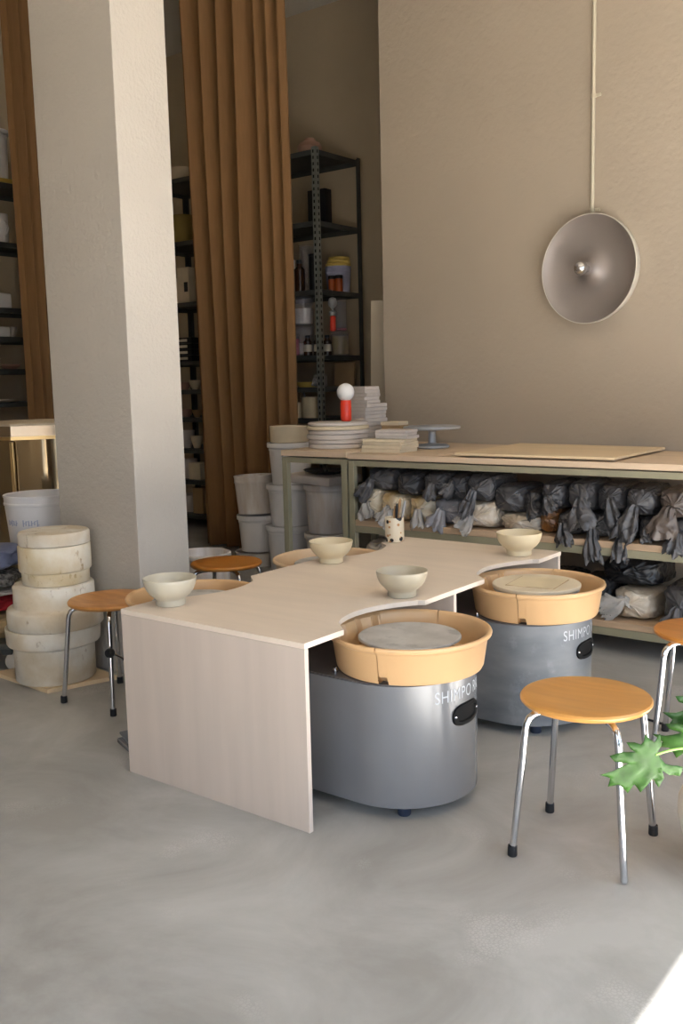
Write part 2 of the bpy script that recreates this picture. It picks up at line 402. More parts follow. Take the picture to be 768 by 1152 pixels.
def make_wheel(loc, rz, label, bodym, panm, seam_deg, worn=False):
    """origin: on the floor under the wheel head; housing runs towards -X, rounded end towards +X"""
    t = thing('pottery_wheel', label, 'pottery wheel', loc, rz)
    R = .25; xc = -.035
    outl = [(xc-.41,-R),] + arc((xc,0), R, -PI/2, PI/2, 36) + [(xc-.41,R)]
    def shr(k):
        return [(xc-.41+k,-R+k),] + arc((xc,0), R-k, -PI/2, PI/2, 36) + [(xc-.41+k,R-k)]
    b = MB(); b.prism(outl, .04, .436); b.build('housing', bodym, t)
    b = MB(); b.prism(shr(.006), .4362, .4402); b.build('top_plate', M['wtop'], t)
    for (x, y) in ((.08,-.165),(.08,.165),(-.34,-.19),(-.34,.19)):
        k = MB(); k.lathe([(0,.0395),(.016,.0395),(.016,.03),(.022,.028),(.022,.005),(.019,.0),(0,0)], (x,y,0), 20); k.build('caster', M['bluecast'], t)
    b = MB(); b.lathe([(0,.456),(.007,.456),(.007,.448),(.010,.448),(.010,.4403),(0,.4403)], (-.155,-.205,0), 14); b.build('bolt', M['chrome'], t)
    # recessed grip at the rounded end
    g = MB(); n = 28; rings = []
    def oval(w, h, dr):
        ring = []
        for i in range(n):
            a = 2*PI*i/n; ca, sa = math.cos(a), math.sin(a)
            yy = math.copysign(abs(ca)**.6, ca)*w; zz = math.copysign(abs(sa)**.8, sa)*h
            th = yy/R
            ring.append(g.bm.verts.new((xc+(R+dr)*math.cos(th), (R+dr)*math.sin(th), .317+zz)))
        return ring
    rings = [oval(.074,.036,.0005), oval(.072,.034,.007), oval(.058,.023,.007), oval(.054,.020,.0014), oval(.036,.014,.0014), oval(.018,.007,.0014)]
    for A, B in zip(rings, rings[1:]):
        for i in range(n):
            j = (i+1) % n; g.bm.faces.new((A[i],A[j],B[j],B[i]))
    g.bm.faces.new(rings[-1])
    h = g.build('grip', M['gripblack'], t)
    for sy in (-1,1):
        th = sy*.064/R; s_ = MB()
        s_.lathe([(0,.003),(.004,.002),(.005,0)], mtx=Matrix.Translation((xc+(R+.007)*math.cos(th),(R+.007)*math.sin(th),.317)) @ Matrix.Rotation(th,4,'Z') @ Matrix.Rotation(PI/2,4,'Y'), seg=10)
        s_.build('screw', M['chrome'], h)
    for word, th0 in (('SHIMPO', -.56), ('RK', .165)):
        lo = letters(word, t, R, .371, .056, th0); lo.location = (xc,0,0)
    # two-part splash pan with a notch at the joint and inner baffles
    s0 = math.radians(seam_deg)
    prof = [(.205,.4425),(.238,.4425),(.243,.452),(.256,.538),(.262,.545),(.2685,.549),(.2705,.556),(.268,.562),(.262,.564),(.256,.561),(.251,.553),(.249,.53),(.244,.50),(.238,.475),(.231,.466),(.205,.464),(.205,.4425)]
    def bump(a):
        a = (math.degrees(a)) % 360
        k = 0
        if 148 < a < 196:
            k = min(1, (a-148)/2, (196-a)/4)
            for c0 in (155, 173):
                d = abs(a-c0)
                if d < 3.2: k *= d/3.2
        return k
    def rf(r, z, a):
        if r < .252 and .466 < z < .555 and r > .22: r -= .022*bump(a)*(1 if z < .54 else .6)
        d = (math.degrees(a-s0)) % 360
        if .2 < d < 7 and z < .47 and r > .23: z = .466 + (z-.4425)*.1
        return r, z
    p = thing_part = MB(); p.lathe(prof, seg=150, a0=s0+.006, a1=s0+PI-.006, rfun=rf); p.build('splash_pan_half', panm, t)
    p = MB(); p.lathe(prof, seg=150, a0=s0+PI+.006, a1=s0+2*PI-.006, rfun=rf); p.build('splash_pan_half', panm, t)
    hd = MB(); hd.lathe([(0,.4405),(.055,.4405),(.05,.50),(.06,.527),(.165,.529),(.17,.532),(.17,.538),(.167,.5405),(0,.5405)], seg=64); hd.build('wheel_head', M['alu'], t)
    return t
make_wheel((.085,.44,0), 0, 'grey pottery wheel with bare metal head, nearest to the camera under the table', M['wgrey'], M['pan'], -80)
make_wheel((.11,1.325,0), 0, 'grey pottery wheel holding a round bat, behind the stool near the bench', M['wgrey2'], M['pan'], -80)
make_wheel((-.923,.44,0), PI, 'pottery wheel whose tan pan shows behind the pale bowl at the table corner', M['wgrey'], M['pan'], 30)
make_wheel((-.94,1.325,0), PI, 'pottery wheel with paler pan and yellow sponge on the far left side of the table', M['wgrey2'], M['panl'], 30)
bt = thing('throwing_bat', 'round beige bat with square inset on the far right pottery wheel', 'bat', (.11,1.325,.5407))
b = MB(); b.lathe([(0,0),(.172,0),(.175,.003),(.175,.013),(.172,.016),(0,.016)], seg=64); b.build('disc', M['plaster_w'], bt)
b = MB(); b.box((.005,0,.0175), (.19,.19,.003), rz=.12, bevel=.001, seg=1); b.build('inset_tile', M['cream'], bt, smooth=0)
b = MB()
for i in range(4):
    a = .12+i*PI/2; b.box((.005+.097*math.cos(a),.097*math.sin(a),.0168),(.004,.198,.0016), rz=a)
b.build('inset_groove', M['card'], bt, smooth=0)
sp = MB(); sp.box((0,0,.02), (.05,.07,.04), rz=.4, bevel=.008); tag(sp.build('sponge', M['yellow'], None, (-.79,1.19,.4645)), 'yellow sponge in the pan behind the cream bowl', 'sponge')
pd = thing('foot_pedal', 'grey foot pedal on the floor at the left end of the worktable', 'pedal', (-1.005,.175,0), math.radians(160))
MB().box((0,0,.012), (.16,.10,.02), bevel=.006).build('base', M['wgrey'], pd)
MB().box((.01,0,.032), (.14,.08,.01), ry=-.12, bevel=.005).build('treadle', M['wgrey2'], pd)

# ------------------------------------------------------------------ bowls and mug on the table
def bowl(loc, R, H, m, label):
    pr = [(0,.004),(.042,.003),(.048,0),(.0515,.002),(.0525,.010),(.0515,.020),(.053,.024),(.060,.030),(.072,.041),(.082,.054),(.0888,.070),(.0925,.086),(.0935,.0945),(.0928,.0962),(.0912,.095),(.0865,.073),(.079,.055),(.066,.042),(.045,.034),(0,.031)]
    mb = MB(); mb.lathe([(r*R/.093, z*H/.0955) for r, z in pr], seg=64)
    return tag(mb.build('bowl', m, None, loc, smooth=50), label, 'bowl')
bowl((-.735,.142,TH+.0003), .094, .098, M['creamp'], 'pale glazed footed bowl on the front left corner of the worktable')
bowl((-.735,1.072,TH+.0003), .0945, .094, M['cream'], 'cream footed bowl on the left edge of the worktable, beside the sponge pan')
bowl((-.107,.685,TH+.0003), .093, .094, M['creamg'], 'greyish footed bowl on the middle of the worktable near the scallop point')
bowl((-.123,1.632,TH+.0003), .099, .100, M['cream'], 'cream footed bowl at the far right corner of the worktable')
mg = thing('mug', 'cream mug with black and tan spots on the far corner of the worktable', 'mug', (-.80,1.655,TH+.0003))
MB().lathe([(0,0),(.040,0),(.044,.003),(.046,.02),(.0465,.115),(.045,.119),(.043,.117),(.042,.02),(.038,.010),(0,.009)], seg=48).build('cup', M['speck'], mg)
for i, (dx, dy, tx, ty, L, m, kind) in enumerate(((.0,.01,.11,.05,.20,'wood_tool','brush'),(.012,-.012,.06,.02,.175,'black','knife'),(-.012,.0,.03,.06,.16,'wood_tool','rib'),(.02,.02,.16,.08,.19,'alud','needle'))):
    lbl = {'brush':'pale wooden brush leaning right in the spotted mug','knife':'black trimming knife in the spotted mug','rib':'short wooden modelling tool in the spotted mug','needle':'grey metal tool leaning furthest right in the spotted mug'}[kind]
    d = Vector((tx,ty,.9)).normalized(); p0 = Vector((dx*.6,dy*.6,.012))
    # keep the tool inside the cup mouth
    k = MB(); k.tube([p0, p0+d*L*.6, p0+d*L*.82, p0+d*L], [.004,.005,.008,.004], 10)
    tag(k.build({'brush':'brush','knife':'trimming_knife','rib':'modelling_tool','needle':'needle_tool'}[kind], M[m], None, (-.80,1.655,TH)), lbl, 'tool')

# ------------------------------------------------------------------ stools
def make_stool(label, loc, rz, seatm, feet_missing=False):
    t = thing('stool', label, 'stool', loc, rz)
    MB().lathe([(0,.436),(.165,.436),(.18,.439),(.1865,.446),(.187,.452),(.183,.4575),(.172,.460),(.12,.456),(0,.453)], seg=72).build('seat', seatm, t, smooth=40)
    MB().lathe([(0,.4355),(.05,.4355),(.05,.418),(.045,.414),(0,.414)], seg=28).build('seat_mount', M['black'], t)
    for i in range(4):
        a = PI/4 + i*PI/2; ca, sa = math.cos(a), math.sin(a)
        path = [(.03,.424),(.10,.424),(.138,.423),(.160,.419),(.175,.409),(.184,.393),(.1875,.375),(.197,.28),(.2125,.14),(.2275,.004 if (feet_missing and i == 3) else .012)]
        MB().tube([(r*ca,r*sa,z) for r, z in path], .0105, 14).build('leg', M['chrome'], t)
        if not (feet_missing and i == 3):
            MB().lathe([(0,0),(.0125,0),(.0142,.003),(.0138,.026),(.0135,.031),(.0108,.031),(.0108,.014),(0,.014)], (.2275*ca,.2275*sa,0), 18).build('rubber_foot', M['rubber'], t)
    return t
make_stool('honey plywood stool on four chrome legs in front, nearest the camera', (.713,.408,0), math.radians(6), M['seat'], True)
make_stool('plywood stool at the right edge behind the nearest stool, cut by the frame', (.785,1.322,0), math.radians(11), M['seatd'])
st = make_stool('worn plywood stool beside the round plaster moulds and the pillar', (-1.522,.505,0), math.radians(2), M['seatw'])
kb = MB(); kb.lathe([(0,-.016),(.016,-.014),(.021,-.004),(.021,.004),(.016,.014),(0,.016)], mtx=Matrix.Translation((.165,-.165,.275)) @ Matrix.Rotation(PI/2,4,'X'), seg=20); kb.build('adjusting_knob', M['black'], st)
MB().tube([(.16,-.15,.27),(.17,.02,.15),(.168,.158,.05)], .006, 10).build('brace', M['chrome'], st)
make_stool('orange plywood stool in the gap between pillar and far left wheel', (-1.685,1.39,0), math.radians(20), M['seatd'])

# ------------------------------------------------------------------ workbench
BY = 2.33; BZ = .955
def bench(name, label, x0, x1, y1, ztop, tt, posts, levels, back=None):
    t = thing(name, label, 'workbench', (x0,BY,0))
    W = x1-x0; D = y1-BY
    tp = MB()
    if back: tp.prism([(0,0),(W,0),(W,back[1]-BY),(0,back[0]-BY)], ztop-tt, ztop)
    else: tp.box((W/2, D/2, ztop-tt/2), (W, D, tt), bevel=.003)
    tp.build('benchtop', M['pine'], t, smooth=0)
    zr = ztop-tt-.008
    r = MB(); r.box((W/2,.022,zr-.016), (W-.062,.034,.032)); r.build('rail', M['olive'], t, smooth=0)
    r = MB(); r.box((W/2,D-.022,zr-.016), (W-.062,.034,.032)); r.build('rail', M['olive'], t, smooth=0)
    for x in posts:
        for y in (.02, D-.02):
            MB().box((x-x0, y, (zr)/2), (.04,.036,zr), bevel=.002).build('post', M['olive'], t, smooth=0)
    for x in (posts[0]-x0, posts[-1]-x0):
        MB().box((x, D/2, zr-.016), (.034,D-.09,.032)).build('rail', M['olive'], t, smooth=0)
    for (zt_, th) in levels:
        MB().box((W/2, D/2, zt_-.017), (W-.084, D-.01, .034), bevel=.002).build('shelf', M['pine_dark'], t, smooth=0)
        MB().box((W/2,.022,zt_-.054), (W-.084,.034,.038)).build('rail', M['olive'], t, smooth=0)
        MB().box((W/2,D-.022,zt_-.054), (W-.084,.034,.038)).build('rail', M['olive'], t, smooth=0)
    return t
bench('workbench', 'long pine topped workbench with bagged clay on its shelves', -1.588, 1.65, 2.86, BZ, .03, (-1.566,1.628), ((.566,.03),(.166,.03)), (3.37,2.885))
bench('workbench', 'short pine topped bench with plastic buckets beneath, left of the long workbench', -2.105, -1.596, 3.3, BZ+.01, .035, (-2.08,-1.62), ())
pb = MB(); pb.prism([(-.87,2.345),(.02,2.35),(.015,3.09),(-.90,3.17)], BZ+.0105, BZ+.0225)
tag(pb.build('plywood_board', M['plyraw'], None, smooth=0), 'pale plywood board lying on top on the long workbench', 'board')
pb = MB(); pb.prism([(-1.02,2.42),(.0,2.40),(-.05,2.95),(-.98,3.0)], BZ+.0003, BZ+.0102)
tag(pb.build('plywood_board', M['pine'], None, smooth=0), 'lower thin board under the plywood board on the workbench', 'board')

# ------------------------------------------------------------------ bagged clay
def make_bag(label, x, z0, w, h, m, tail, seed, yf=2.40, d=.34, tm=None, name='clay_bag', group=None):
    r = random.Random(seed)
    root = thing(name, label, 'clay bag', (x, yf+d/2, z0), 0, group)
    ph = [(r.randint(5,8), r.uniform(0,6.28), .030), (r.randint(9,13), r.uniform(0,6.28), .045), (r.randint(15,21), r.uniform(0,6.28), .030)]
    NU, NV = 84, 30
    so = Vector((seed*3.7, seed*1.3, seed*.9))
    kx, kz = r.uniform(-.12,.12)*w, h*(.5+r.uniform(-.08,.12))
    bm = bmesh.new(); rows = []
    for j in range(NV+1):
        v = j/NV
        ring = []
        for i in range(NU):
            a = 2*PI*i/NU
            ca, sa = math.cos(a), math.sin(a)
            # rounded box cross-section, front face nearly flat and gathered to the knot
            sx = math.copysign(abs(ca)**.5, ca); sz = math.copysign(abs(sa)**.5, sa)
            t = v*PI
            rad = math.sin(t)**.38 if 0 < v < 1 else 0
            if v < .3: rad = min(rad, 1)*(.0+1.0*min(1, v/.16))**.8
            yy = -math.copysign(abs(math.cos(t))**.6, math.cos(t))
            fr = math.exp(-(v/.22)**2)
            pl = sum(A*(1-2*abs(math.sin((k*a+p+2*v)/2)))*.8 for k, p, A in ph)
            n = noise.fractal(so+Vector((sx*rad*2.2, yy*2.0, sz*rad*2.2)), .9, 2.1, 3)*.10
            n += .05*(1-2*abs(noise.noise(so+Vector((sx*rad*3.5, yy*3.0, sz*rad*3.5)))))
            k = 1+ (pl*(.45+fr*1.0)+n)*(1 if rad > .05 else 0)
            px = sx*rad*w/2*k + kx*max(0, -yy)*(1-rad)
            pz = h/2 + sz*rad*h/2*k*.98 + (kz-h/2)*max(0, -yy)*(1-rad)
            py = yy*d/2*(1+.2*n) - .020*math.exp(-(v/.07)**2) + .016*pl*fr*9*min(1, rad*1.6)
            ring.append(bm.verts.new((px, py, max(.003, pz))))
            if rad == 0: break
        rows.append(ring)
    for A, B in zip(rows, rows[1:]):
        for i in range(NU):
            j = (i+1) % NU
            if len(A) == 1: f = (A[0], B[j], B[i])
            elif len(B) == 1: f = (A[i], A[j], B[0])
            else: f = (A[i], A[j], B[j], B[i])
            try: bm.faces.new(f)
            except ValueError: pass
    b = MB(); b.bm.free(); b.bm = bm
    b.build('body', m, root, smooth=70)
    if tail:
        L, ang, spread = tail[0]*.86, tail[1], tail[2]*.95
        #         # length, angle of hang (0 = straight down), width of the end
        bm = bmesh.new(); rows = []
        NU2, NS = 48, 24
        base = Vector((kx, -d/2-.012, kz))
        q = [(r.randint(3,4), r.uniform(0,6.28)), (r.randint(6,8), r.uniform(0,6.28))]
        dirx = math.sin(ang); dirz = -math.cos(ang)
        for j in range(NS+1):
            s_ = j/NS
            # bulge of the knot, waist, then a fan of crumpled film
            wd = (.030 if s_ < .12 else .017+ (spread/2-.017)*min(1,(s_-.12)/.5)**.9) * (1-.25*max(0,s_-.8)*5*.6)
            th = .022 if s_ < .12 else .014+.020*s_
            fall = s_*L
            c = base + Vector((dirx*fall, -.026*math.sin(min(1,s_*2.2)*PI/2) - .012*s_, dirz*fall + .020*math.sin(min(1,s_*3)*PI)))
            px_ = Vector((dirz, 0, -dirx))*-1
            ring = []
            for i in range(NU2):
                a = 2*PI*i/NU2
                f = 1 + .25*math.sin(q[0][0]*a+q[0][1]+2*s_) + .22*math.sin(q[1][0]*a+q[1][1]-3*s_)
                n = noise.noise(so+Vector((math.cos(a)*1.5, s_*4, math.sin(a)*1.5))) + .8*(.5-2*abs(noise.noise(so+Vector((math.cos(a)*3.1, s_*8, math.sin(a)*3.1)))))
                p = c + px_*math.cos(a)*wd*(1+.25*n) + Vector((0,1,0))*math.sin(a)*th*f + Vector((dirx,0,dirz))*(.22*n*L*s_)
                ring.append(bm.verts.new(p))
            rows.append(ring)
        for A, B in zip(rows, rows[1:]):
            for i in range(NU2):
                k = (i+1) % NU2; bm.faces.new((A[i],A[k],B[k],B[i]))
        bm.faces.new(rows[0][::-1]); 
        cv = bm.verts.new(sum((v.co for v in rows[-1]), Vector())/NU2 - Vector((dirx,0,dirz))*.03)
        for i in range(NU2): bm.faces.new((rows[-1][i], rows[-1][(i+1)%NU2], cv))
        b = MB(); b.bm.free(); b.bm = bm
        b.build('tied_neck', tm or m, root, smooth=75)
    return root
S1, S0 = .5665, .1665
bags = [
 # lower layer on the upper shelf
 ('ochre clay in clear film at the left end of the upper bench shelf', -1.49, S1, .165, .20, 'baggold', (.10,.2,.12), 1, 'film'),
 ('ochre clay in clear film with white crumpled neck, second from the left post', -1.315, S1, .19, .165, 'baggold', (.11,-.5,.13), 2, 'film'),
 ('ochre clay in clear film just right of the spotted mug', -1.125, S1, .175, .155, 'baggold', (.12,.1,.09), 3, 'film'),
 ('pale silvery grey bag with a ragged neck on the upper bench shelf', -.955, S1, .20, .150, 'bag3', (.13,-.45,.13), 4, None),
 ('brown clay in clear film with white folds right of the silvery bag', -.745, S1, .205, .150, 'bagtan', (.11,-.9,.12), 5, 'film'),
 ('flat buff clay in clear film behind the far cream bowl', -.515, S1, .24, .095, 'bagtan', None, 6, None),
 ('rust coloured clay in clear film beside the far cream bowl', -.345, S1, .11, .135, 'bagrust', None, 7, None),
 ('charcoal bag in the lower layer right of the rust coloured clay', -.232, S1, .125, .125, 'bag', (.13,.2,.10), 8, None),
 ('charcoal bag in the lower layer with a fat neck hanging lowest over the shelf edge', -.085, S1, .155, .125, 'bag', (.20,.1,.10), 9, None),
 ('charcoal bag in the lower layer with a long narrow neck, third from the right edge', .06, S1, .13, .125, 'bag', (.18,-.1,.09), 10, None),
 ('charcoal bag in the lower layer sitting back without a hanging neck', .19, S1, .12, .120, 'bag', (.06,.3,.06), 11, None),
 ('charcoal bag in the lower layer at the right edge with a shiny crumpled neck', .325, S1, .145, .125, 'bag', (.12,-.25,.11), 12, None),
 # upper layer
 ('dark grey bag with twisted neck on top at the left end of the upper shelf', -1.405, S1+.165, .20, .140, 'bag2', (.17,-.75,.10), 13, None),
 ('dark grey bag on top, second from the left in the upper layer', -1.205, S1+.150, .165, .140, 'bag', None, 14, None),
 ('dark grey bag on top, third from the left in the upper layer', -1.035, S1+.148, .165, .145, 'bag2', (.09,-.2,.09), 15, None),
 ('dark grey bag on top directly above the silvery bag', -.895, S1+.142, .135, .140, 'bag2', (.08,-1.1,.10), 16, None),
 ('large dark grey bag with a long hanging neck above the brown clay', -.745, S1+.143, .175, .150, 'bag2', (.17,-.45,.09), 17, None),
 ('smooth dark grey bag without neck above the flat buff clay', -.575, S1+.094, .185, .150, 'bag2', None, 18, None),
 ('small dark grey bag squeezed beside the smooth dark bag', -.445, S1+.096, .105, .125, 'bag', (.09,.5,.08), 19, None),
 ('charcoal bag on top above the rust coloured clay', -.318, S1+.128, .135, .145, 'bag', (.10,.45,.09), 20, None),
 ('charcoal bag on top with a broad folded neck, tallest of the right group', -.175, S1+.122, .150, .160, 'bag2', (.17,.15,.16), 21, None),
 ('charcoal bag on top with a long pointed neck, third from the right edge', -.02, S1+.123, .150, .150, 'bag', (.19,.3,.10), 22, None),
 ('charcoal bag on top with pleats fanning from its knot, second from the right edge', .135, S1+.120, .150, .150, 'bag', (.20,-.35,.12), 23, None),
 ('brownish charcoal bag on top at the right edge of the photo', .30, S1+.122, .160, .145, 'bagbrown', (.17,-.35,.15), 24, None),
 # bottom shelf
 ('clay in clear crumpled film on the bottom shelf right of the far wheel', .10, S0, .21, .15, 'bagtan', (.16,-1.35,.13), 25, 'film'),
 ('dark grey bag on the bottom shelf beside the right edge stool', .335, S0, .17, .20, 'bag', (.15,-.4,.11), 26, None),
 ('black bag on the bottom shelf just right of the far wheel', -.11, S0, .19, .19, 'bagk', None, 27, None),
 ('black bag on the bottom shelf hidden low behind the far wheel', -.33, S0, .20, .19, 'bagk', None, 28, None),
 ('white wrapped clay at the left end of the bottom shelf', -1.46, S0, .15, .27, 'bagtan', (.09,0,.1), 29, 'film'),
]
for lb, x, z, w, h, m, tl, sd, tm in bags:
    make_bag(lb, x, z+.0005, w, h, M[m], tl, sd, yf=2.385+.012*math.sin(sd*2.1), tm=M[tm] if tm else None)
make_bag('black bag lying behind the clear film bag on the bottom shelf', .06, S0+.155, .30, .15, M['bagk'], None, 31, yf=2.46, d=.33)

# ------------------------------------------------------------------ things on the worktops
ZB1 = BZ+.01; ZB = BZ
def disc(loc, R, H, m, label, group=None):
    b = MB(); b.lathe([(0,0),(R-.006,0),(R,.004),(R,H-.005),(R-.007,H),(0,H)], seg=60)
    return tag(b.build('plaster_bat', m, None, loc, smooth=40), label, 'plaster bat', group)
z = ZB1+.0005; order = ['lowest','second lowest','third lowest','third highest','second highest','topmost']
for i, (R, H, dx) in enumerate(((.192,.030,.0),(.195,.026,.006),(.196,.030,-.004),(.193,.026,.004),(.197,.024,-.003),(.190,.022,.0))):
    disc((-1.905+dx,2.66+dx*.6,z), R, H, M['plaster'] if i != 4 else M['plaster_w'], f'round plaster bat under the red lamp, {order[i]} of its stack', 'round plaster bats stacked on the short bench'); z += H+.0006
lp = thing('table_lamp', 'small table lamp with red cylinder base and white globe', 'lamp', (-1.872,2.70,z))
MB().lathe([(0,0),(.028,0),(.030,.003),(.033,.006),(.0345,.014),(.0345,.128),(.033,.131),(0,.131)], seg=40).build('base', M['red'], lp)
gb = MB(); gb.lathe([(0,.128),(.022,.1285)] + [(.056*math.sin(a), .182-.056*math.cos(a)) for a in [math.radians(k) for k in range(25,181,8)]] + [(0,.238)], seg=40); gb.build('globe', M['opal'], lp)

def tile_stack(name, cat, base, rz, tiles, mats, lab, group, jit=.006):
    z = base[2]+.0005; n = len(tiles); names = ['bottom','second from the bottom','third from the bottom','fourth from the bottom','fifth from the bottom','sixth from the bottom','seventh from the bottom','eighth from the bottom','ninth from the bottom','tenth from the bottom','eleventh from the bottom','twelfth from the bottom','fifth from the top','fourth from the top','third from the top','second from the top']
    for i, (w, d, h) in enumerate(tiles):
        b = MB(); b.box((0,0,h/2), (w,d,h), bevel=min(.003,h*.2), seg=2)
        o = b.build(name, mats[i % len(mats)], None, (base[0]+rnd.uniform(-jit,jit), base[1]+rnd.uniform(-jit,jit), z), smooth=0)
        o.rotation_euler.z = rz + rnd.uniform(-.09,.09)
        z += h+.0006
        tag(o, lab % ('topmost' if i == n-1 else names[i]), cat, group)
    return z
big = [(.19+rnd.uniform(0,.02), .19+rnd.uniform(0,.02), .0235) for _ in range(11)]
sml = [(.135+rnd.uniform(0,.012), .13+rnd.uniform(0,.012), .0215) for _ in range(5)]
tile_stack('plaster_tile', 'tile', (-1.955,3.02,ZB1), -.15, big+sml, [M['plaster']], 'grey plaster tile in the tall stack behind the round bats, %s', 'tall stack of plaster tiles', .009)
tile_stack('plaster_slab', 'slab', (-1.445,2.565,ZB), .12, [(.27,.20,.022),(.275,.205,.020),(.27,.20,.018),(.27,.20,.015)], [M['plaster_w']], 'cream plaster slab at the bench front edge, %s of its stack', 'cream plaster slabs')
tile_stack('plaster_tile', 'tile', (-1.42,2.595,ZB+.0778), .14, [(.215,.15,.018),(.21,.15,.017),(.205,.15,.016)], [M['plaster']], 'grey plaster tile laid on the cream slabs, %s', 'grey tiles on the cream slabs')
tile_stack('clay_tile', 'tile', (-1.70,2.985,ZB), .05, [(.135,.12,.022)]*7, [M['plaster_w'],M['card']], 'small buff clay tile beside the turntable, %s of its stack', 'small buff tiles')
bw = thing('banding_wheel', 'grey cast metal turntable on the workbench against the wall', 'turntable', (-1.375,2.92,ZB+.0004))
MB().lathe([(0,0),(.10,0),(.108,.004),(.108,.014),(.09,.022),(.03,.028),(.024,.034),(.024,.10),(.03,.106),(0,.106)], seg=48).build('base', M['alud'], bw)
MB().lathe([(0,.1065),(.05,.1065),(.17,.116),(.177,.120),(.177,.132),(.172,.135),(.16,.1335),(.157,.137),(.12,.136),(.116,.138),(0,.138)], seg=64).build('wheel_head', M['alud'], bw)

# ------------------------------------------------------------------ buckets
def make_bucket(label, loc, R, H, m, lid=False, handle=False, tilt=0, group=None):
    t = thing('bucket', label, 'bucket', loc, 0, group)
    if tilt: t.rotation_euler = (0,-tilt,0)
    k = .86
    MB().lathe([(0,.001),(R*k-.012,.001),(R*k-.006,0),(R*k,.006),(R*.965,H-.055),(R*.985,H-.053),(R*.99,H-.045),(R*.985,H-.04),(R*.975,H-.038),(R*.985,H-.012),(R,H-.01),(R*1.0,H-.002),(R*.985,H),(R*.955,H-.004),(R*.94,H-.05),(R*k-.01,.012),(0,.008)], seg=56).build('body', m, t)
    if lid:
        MB().lathe([(0,H-.004),(R*.94,H-.004),(R*.95,H+.003),(R*1.05,H+.005),(R*1.065,H),(R*1.065,H-.028),(R*1.045,H-.030),(R*1.006,H-.003),(R*.9,H+.0005),(R*.9,H-.003)], seg=56).build('lid', m, t)
    if handle:
        pts = [(R*1.012*math.cos(a), R*1.012*math.sin(a)*1.0, H-.05-.10*math.sin(a-PI)*1.0) for a in [PI+PI*i/24 for i in range(25)]]
        MB().tube(pts, .0028, 8).build('handle', M['chrome'], t)
    return t
# three stacked, between curtain and short bench
BM = (-2.79,3.20)
zz = 0.0
for i, (h, lb) in enumerate(((.33,'lowest of the three stacked white buckets behind the short bench post'),(.30,'middle one of the three stacked white buckets behind the short bench post'),(.30,'topmost of the three stacked white buckets, with grey stamped marks'))):
    b = make_bucket(lb, (BM[0]-.02*(1-i), BM[1], zz+.0005), .162, h, M['bucket'], lid=True); zz += h+.0056
    if i == 2:
        mk = MB()
        th0 = math.radians(-72)
        for k, L_ in enumerate((.016,.010,.014,.014)):
            zc = .22-.030*k; rr = .162*(.86+.105*zc/(h-.055))+.0012
            mk.box((rr*math.cos(th0), rr*math.sin(th0), zc), (.002,.012,L_), rz=th0)
        mk.build('stamped_mark', M['wgrey2'], b, smooth=0)
b = MB(); b.lathe([(0,0),(.135,0),(.142,.005),(.145,.115),(.141,.118),(.128,.118),(.126,.10),(.0,.10)], seg=56)
tag(b.build('plaster_mould', M['plaster_w'], None, (BM[0]+.015,BM[1],zz+.0006)), 'low cream round mould on top of the three stacked buckets', 'mould')
b = MB(); b.lathe([(0,0),(.16,0),(.175,.09),(.18,.10),(.175,.105),(.165,.10),(.15,.012),(0,.01)], seg=48)
tag(b.build('tub', M['bucketd'], None, (-3.16,3.24,0)), 'low white tub on the floor under the left pair of buckets', 'tub')
make_bucket('lower one of the two white buckets beside the curtain', (-3.155,3.24,.1055), .152, .275, M['bucket'], lid=True)
make_bucket('upper leaning one of the two white buckets beside the curtain', (-3.165,3.235,.392), .155, .295, M['bucketd'], tilt=.045)
zz = 0
for h, lb in ((.335,'lower white bucket beneath the short bench, partly hidden by the table'),(.335,'upper stained white bucket beneath the short bench')):
    make_bucket(lb, (-2.30,3.03,zz+.0005), .158, h, M['bucketd'], lid=True); zz += h+.0056
b = MB(); b.box((0,0,.028), (.42,.34,.056), bevel=.006)
o = b.build('plaster_slab', M['plaster'], None, (-2.31,2.99,zz+.012)); o.rotation_euler = (0,.03,-.05); tag(o, 'thick grey plaster slab lying across the bucket beneath the short bench', 'slab')
b = MB(); b.lathe([(0,0),(.10,0),(.15,.018),(.155,.022),(.15,.024),(.1,.008),(.02,.008),(.018,.03),(.012,.034),(0,.034)], seg=40)
o = b.build('lid', M['black'], None, (-2.28,2.99,zz+.076)); o.rotation_euler = (0,.03,0); tag(o, 'black round lid with knob on the thick slab beneath the short bench', 'lid')
b = MB(); b.lathe([(0,0),(.155,0),(.165,.01),(.168,.30),(.178,.31),(.178,.33),(.165,.335),(.158,.325),(.15,.02),(0,.015)], seg=48)
tag(b.build('tub', M['bucketd'], None, (-2.52,2.03,0)), 'off-white round tub standing behind the orange stool', 'tub')

# ------------------------------------------------------------------ lamp on the wall with its conduit
lw = wc + dv*1.665
rzl = math.atan2(nv.y, nv.x)
LM = Matrix.Rotation(PI/2, 4, 'Y')                      # lathe axis z -> +x (out of the wall)
wl = thing('wall_lamp', 'round spun aluminium dish lamp on the beige wall', 'lamp', (lw.x+nv.x*.001, lw.y+nv.y*.001, 1.975), rzl)
MB().lathe([(0,.0),(.265,.0),(.290,.004),(.303,.04),(.306,.070),(.3035,.074),(.300,.072)], mtx=LM, seg=90).build('outer_rim', M['rimlight'], wl)
MB().lathe([(.300,.0725),(.297,.071),(.285,.058),(.25,.038),(.20,.024),(.15,.017),(.115,.017),(.09,.024),(.06,.040),(.04,.060),(.036,.075),(.0,.075)], mtx=LM, seg=90).build('reflector', M['spun'], wl)
bl = MB(); bl.lathe([(0,.0755),(.020,.0755),(.020,.10),(.024,.105)] + [(.040*math.sin(a), .140-.040*math.cos(a)) for a in [math.radians(k) for k in range(45,181,9)]] + [(0,.180)], mtx=LM, seg=28); bl.build('bulb', M['chrome'], wl)
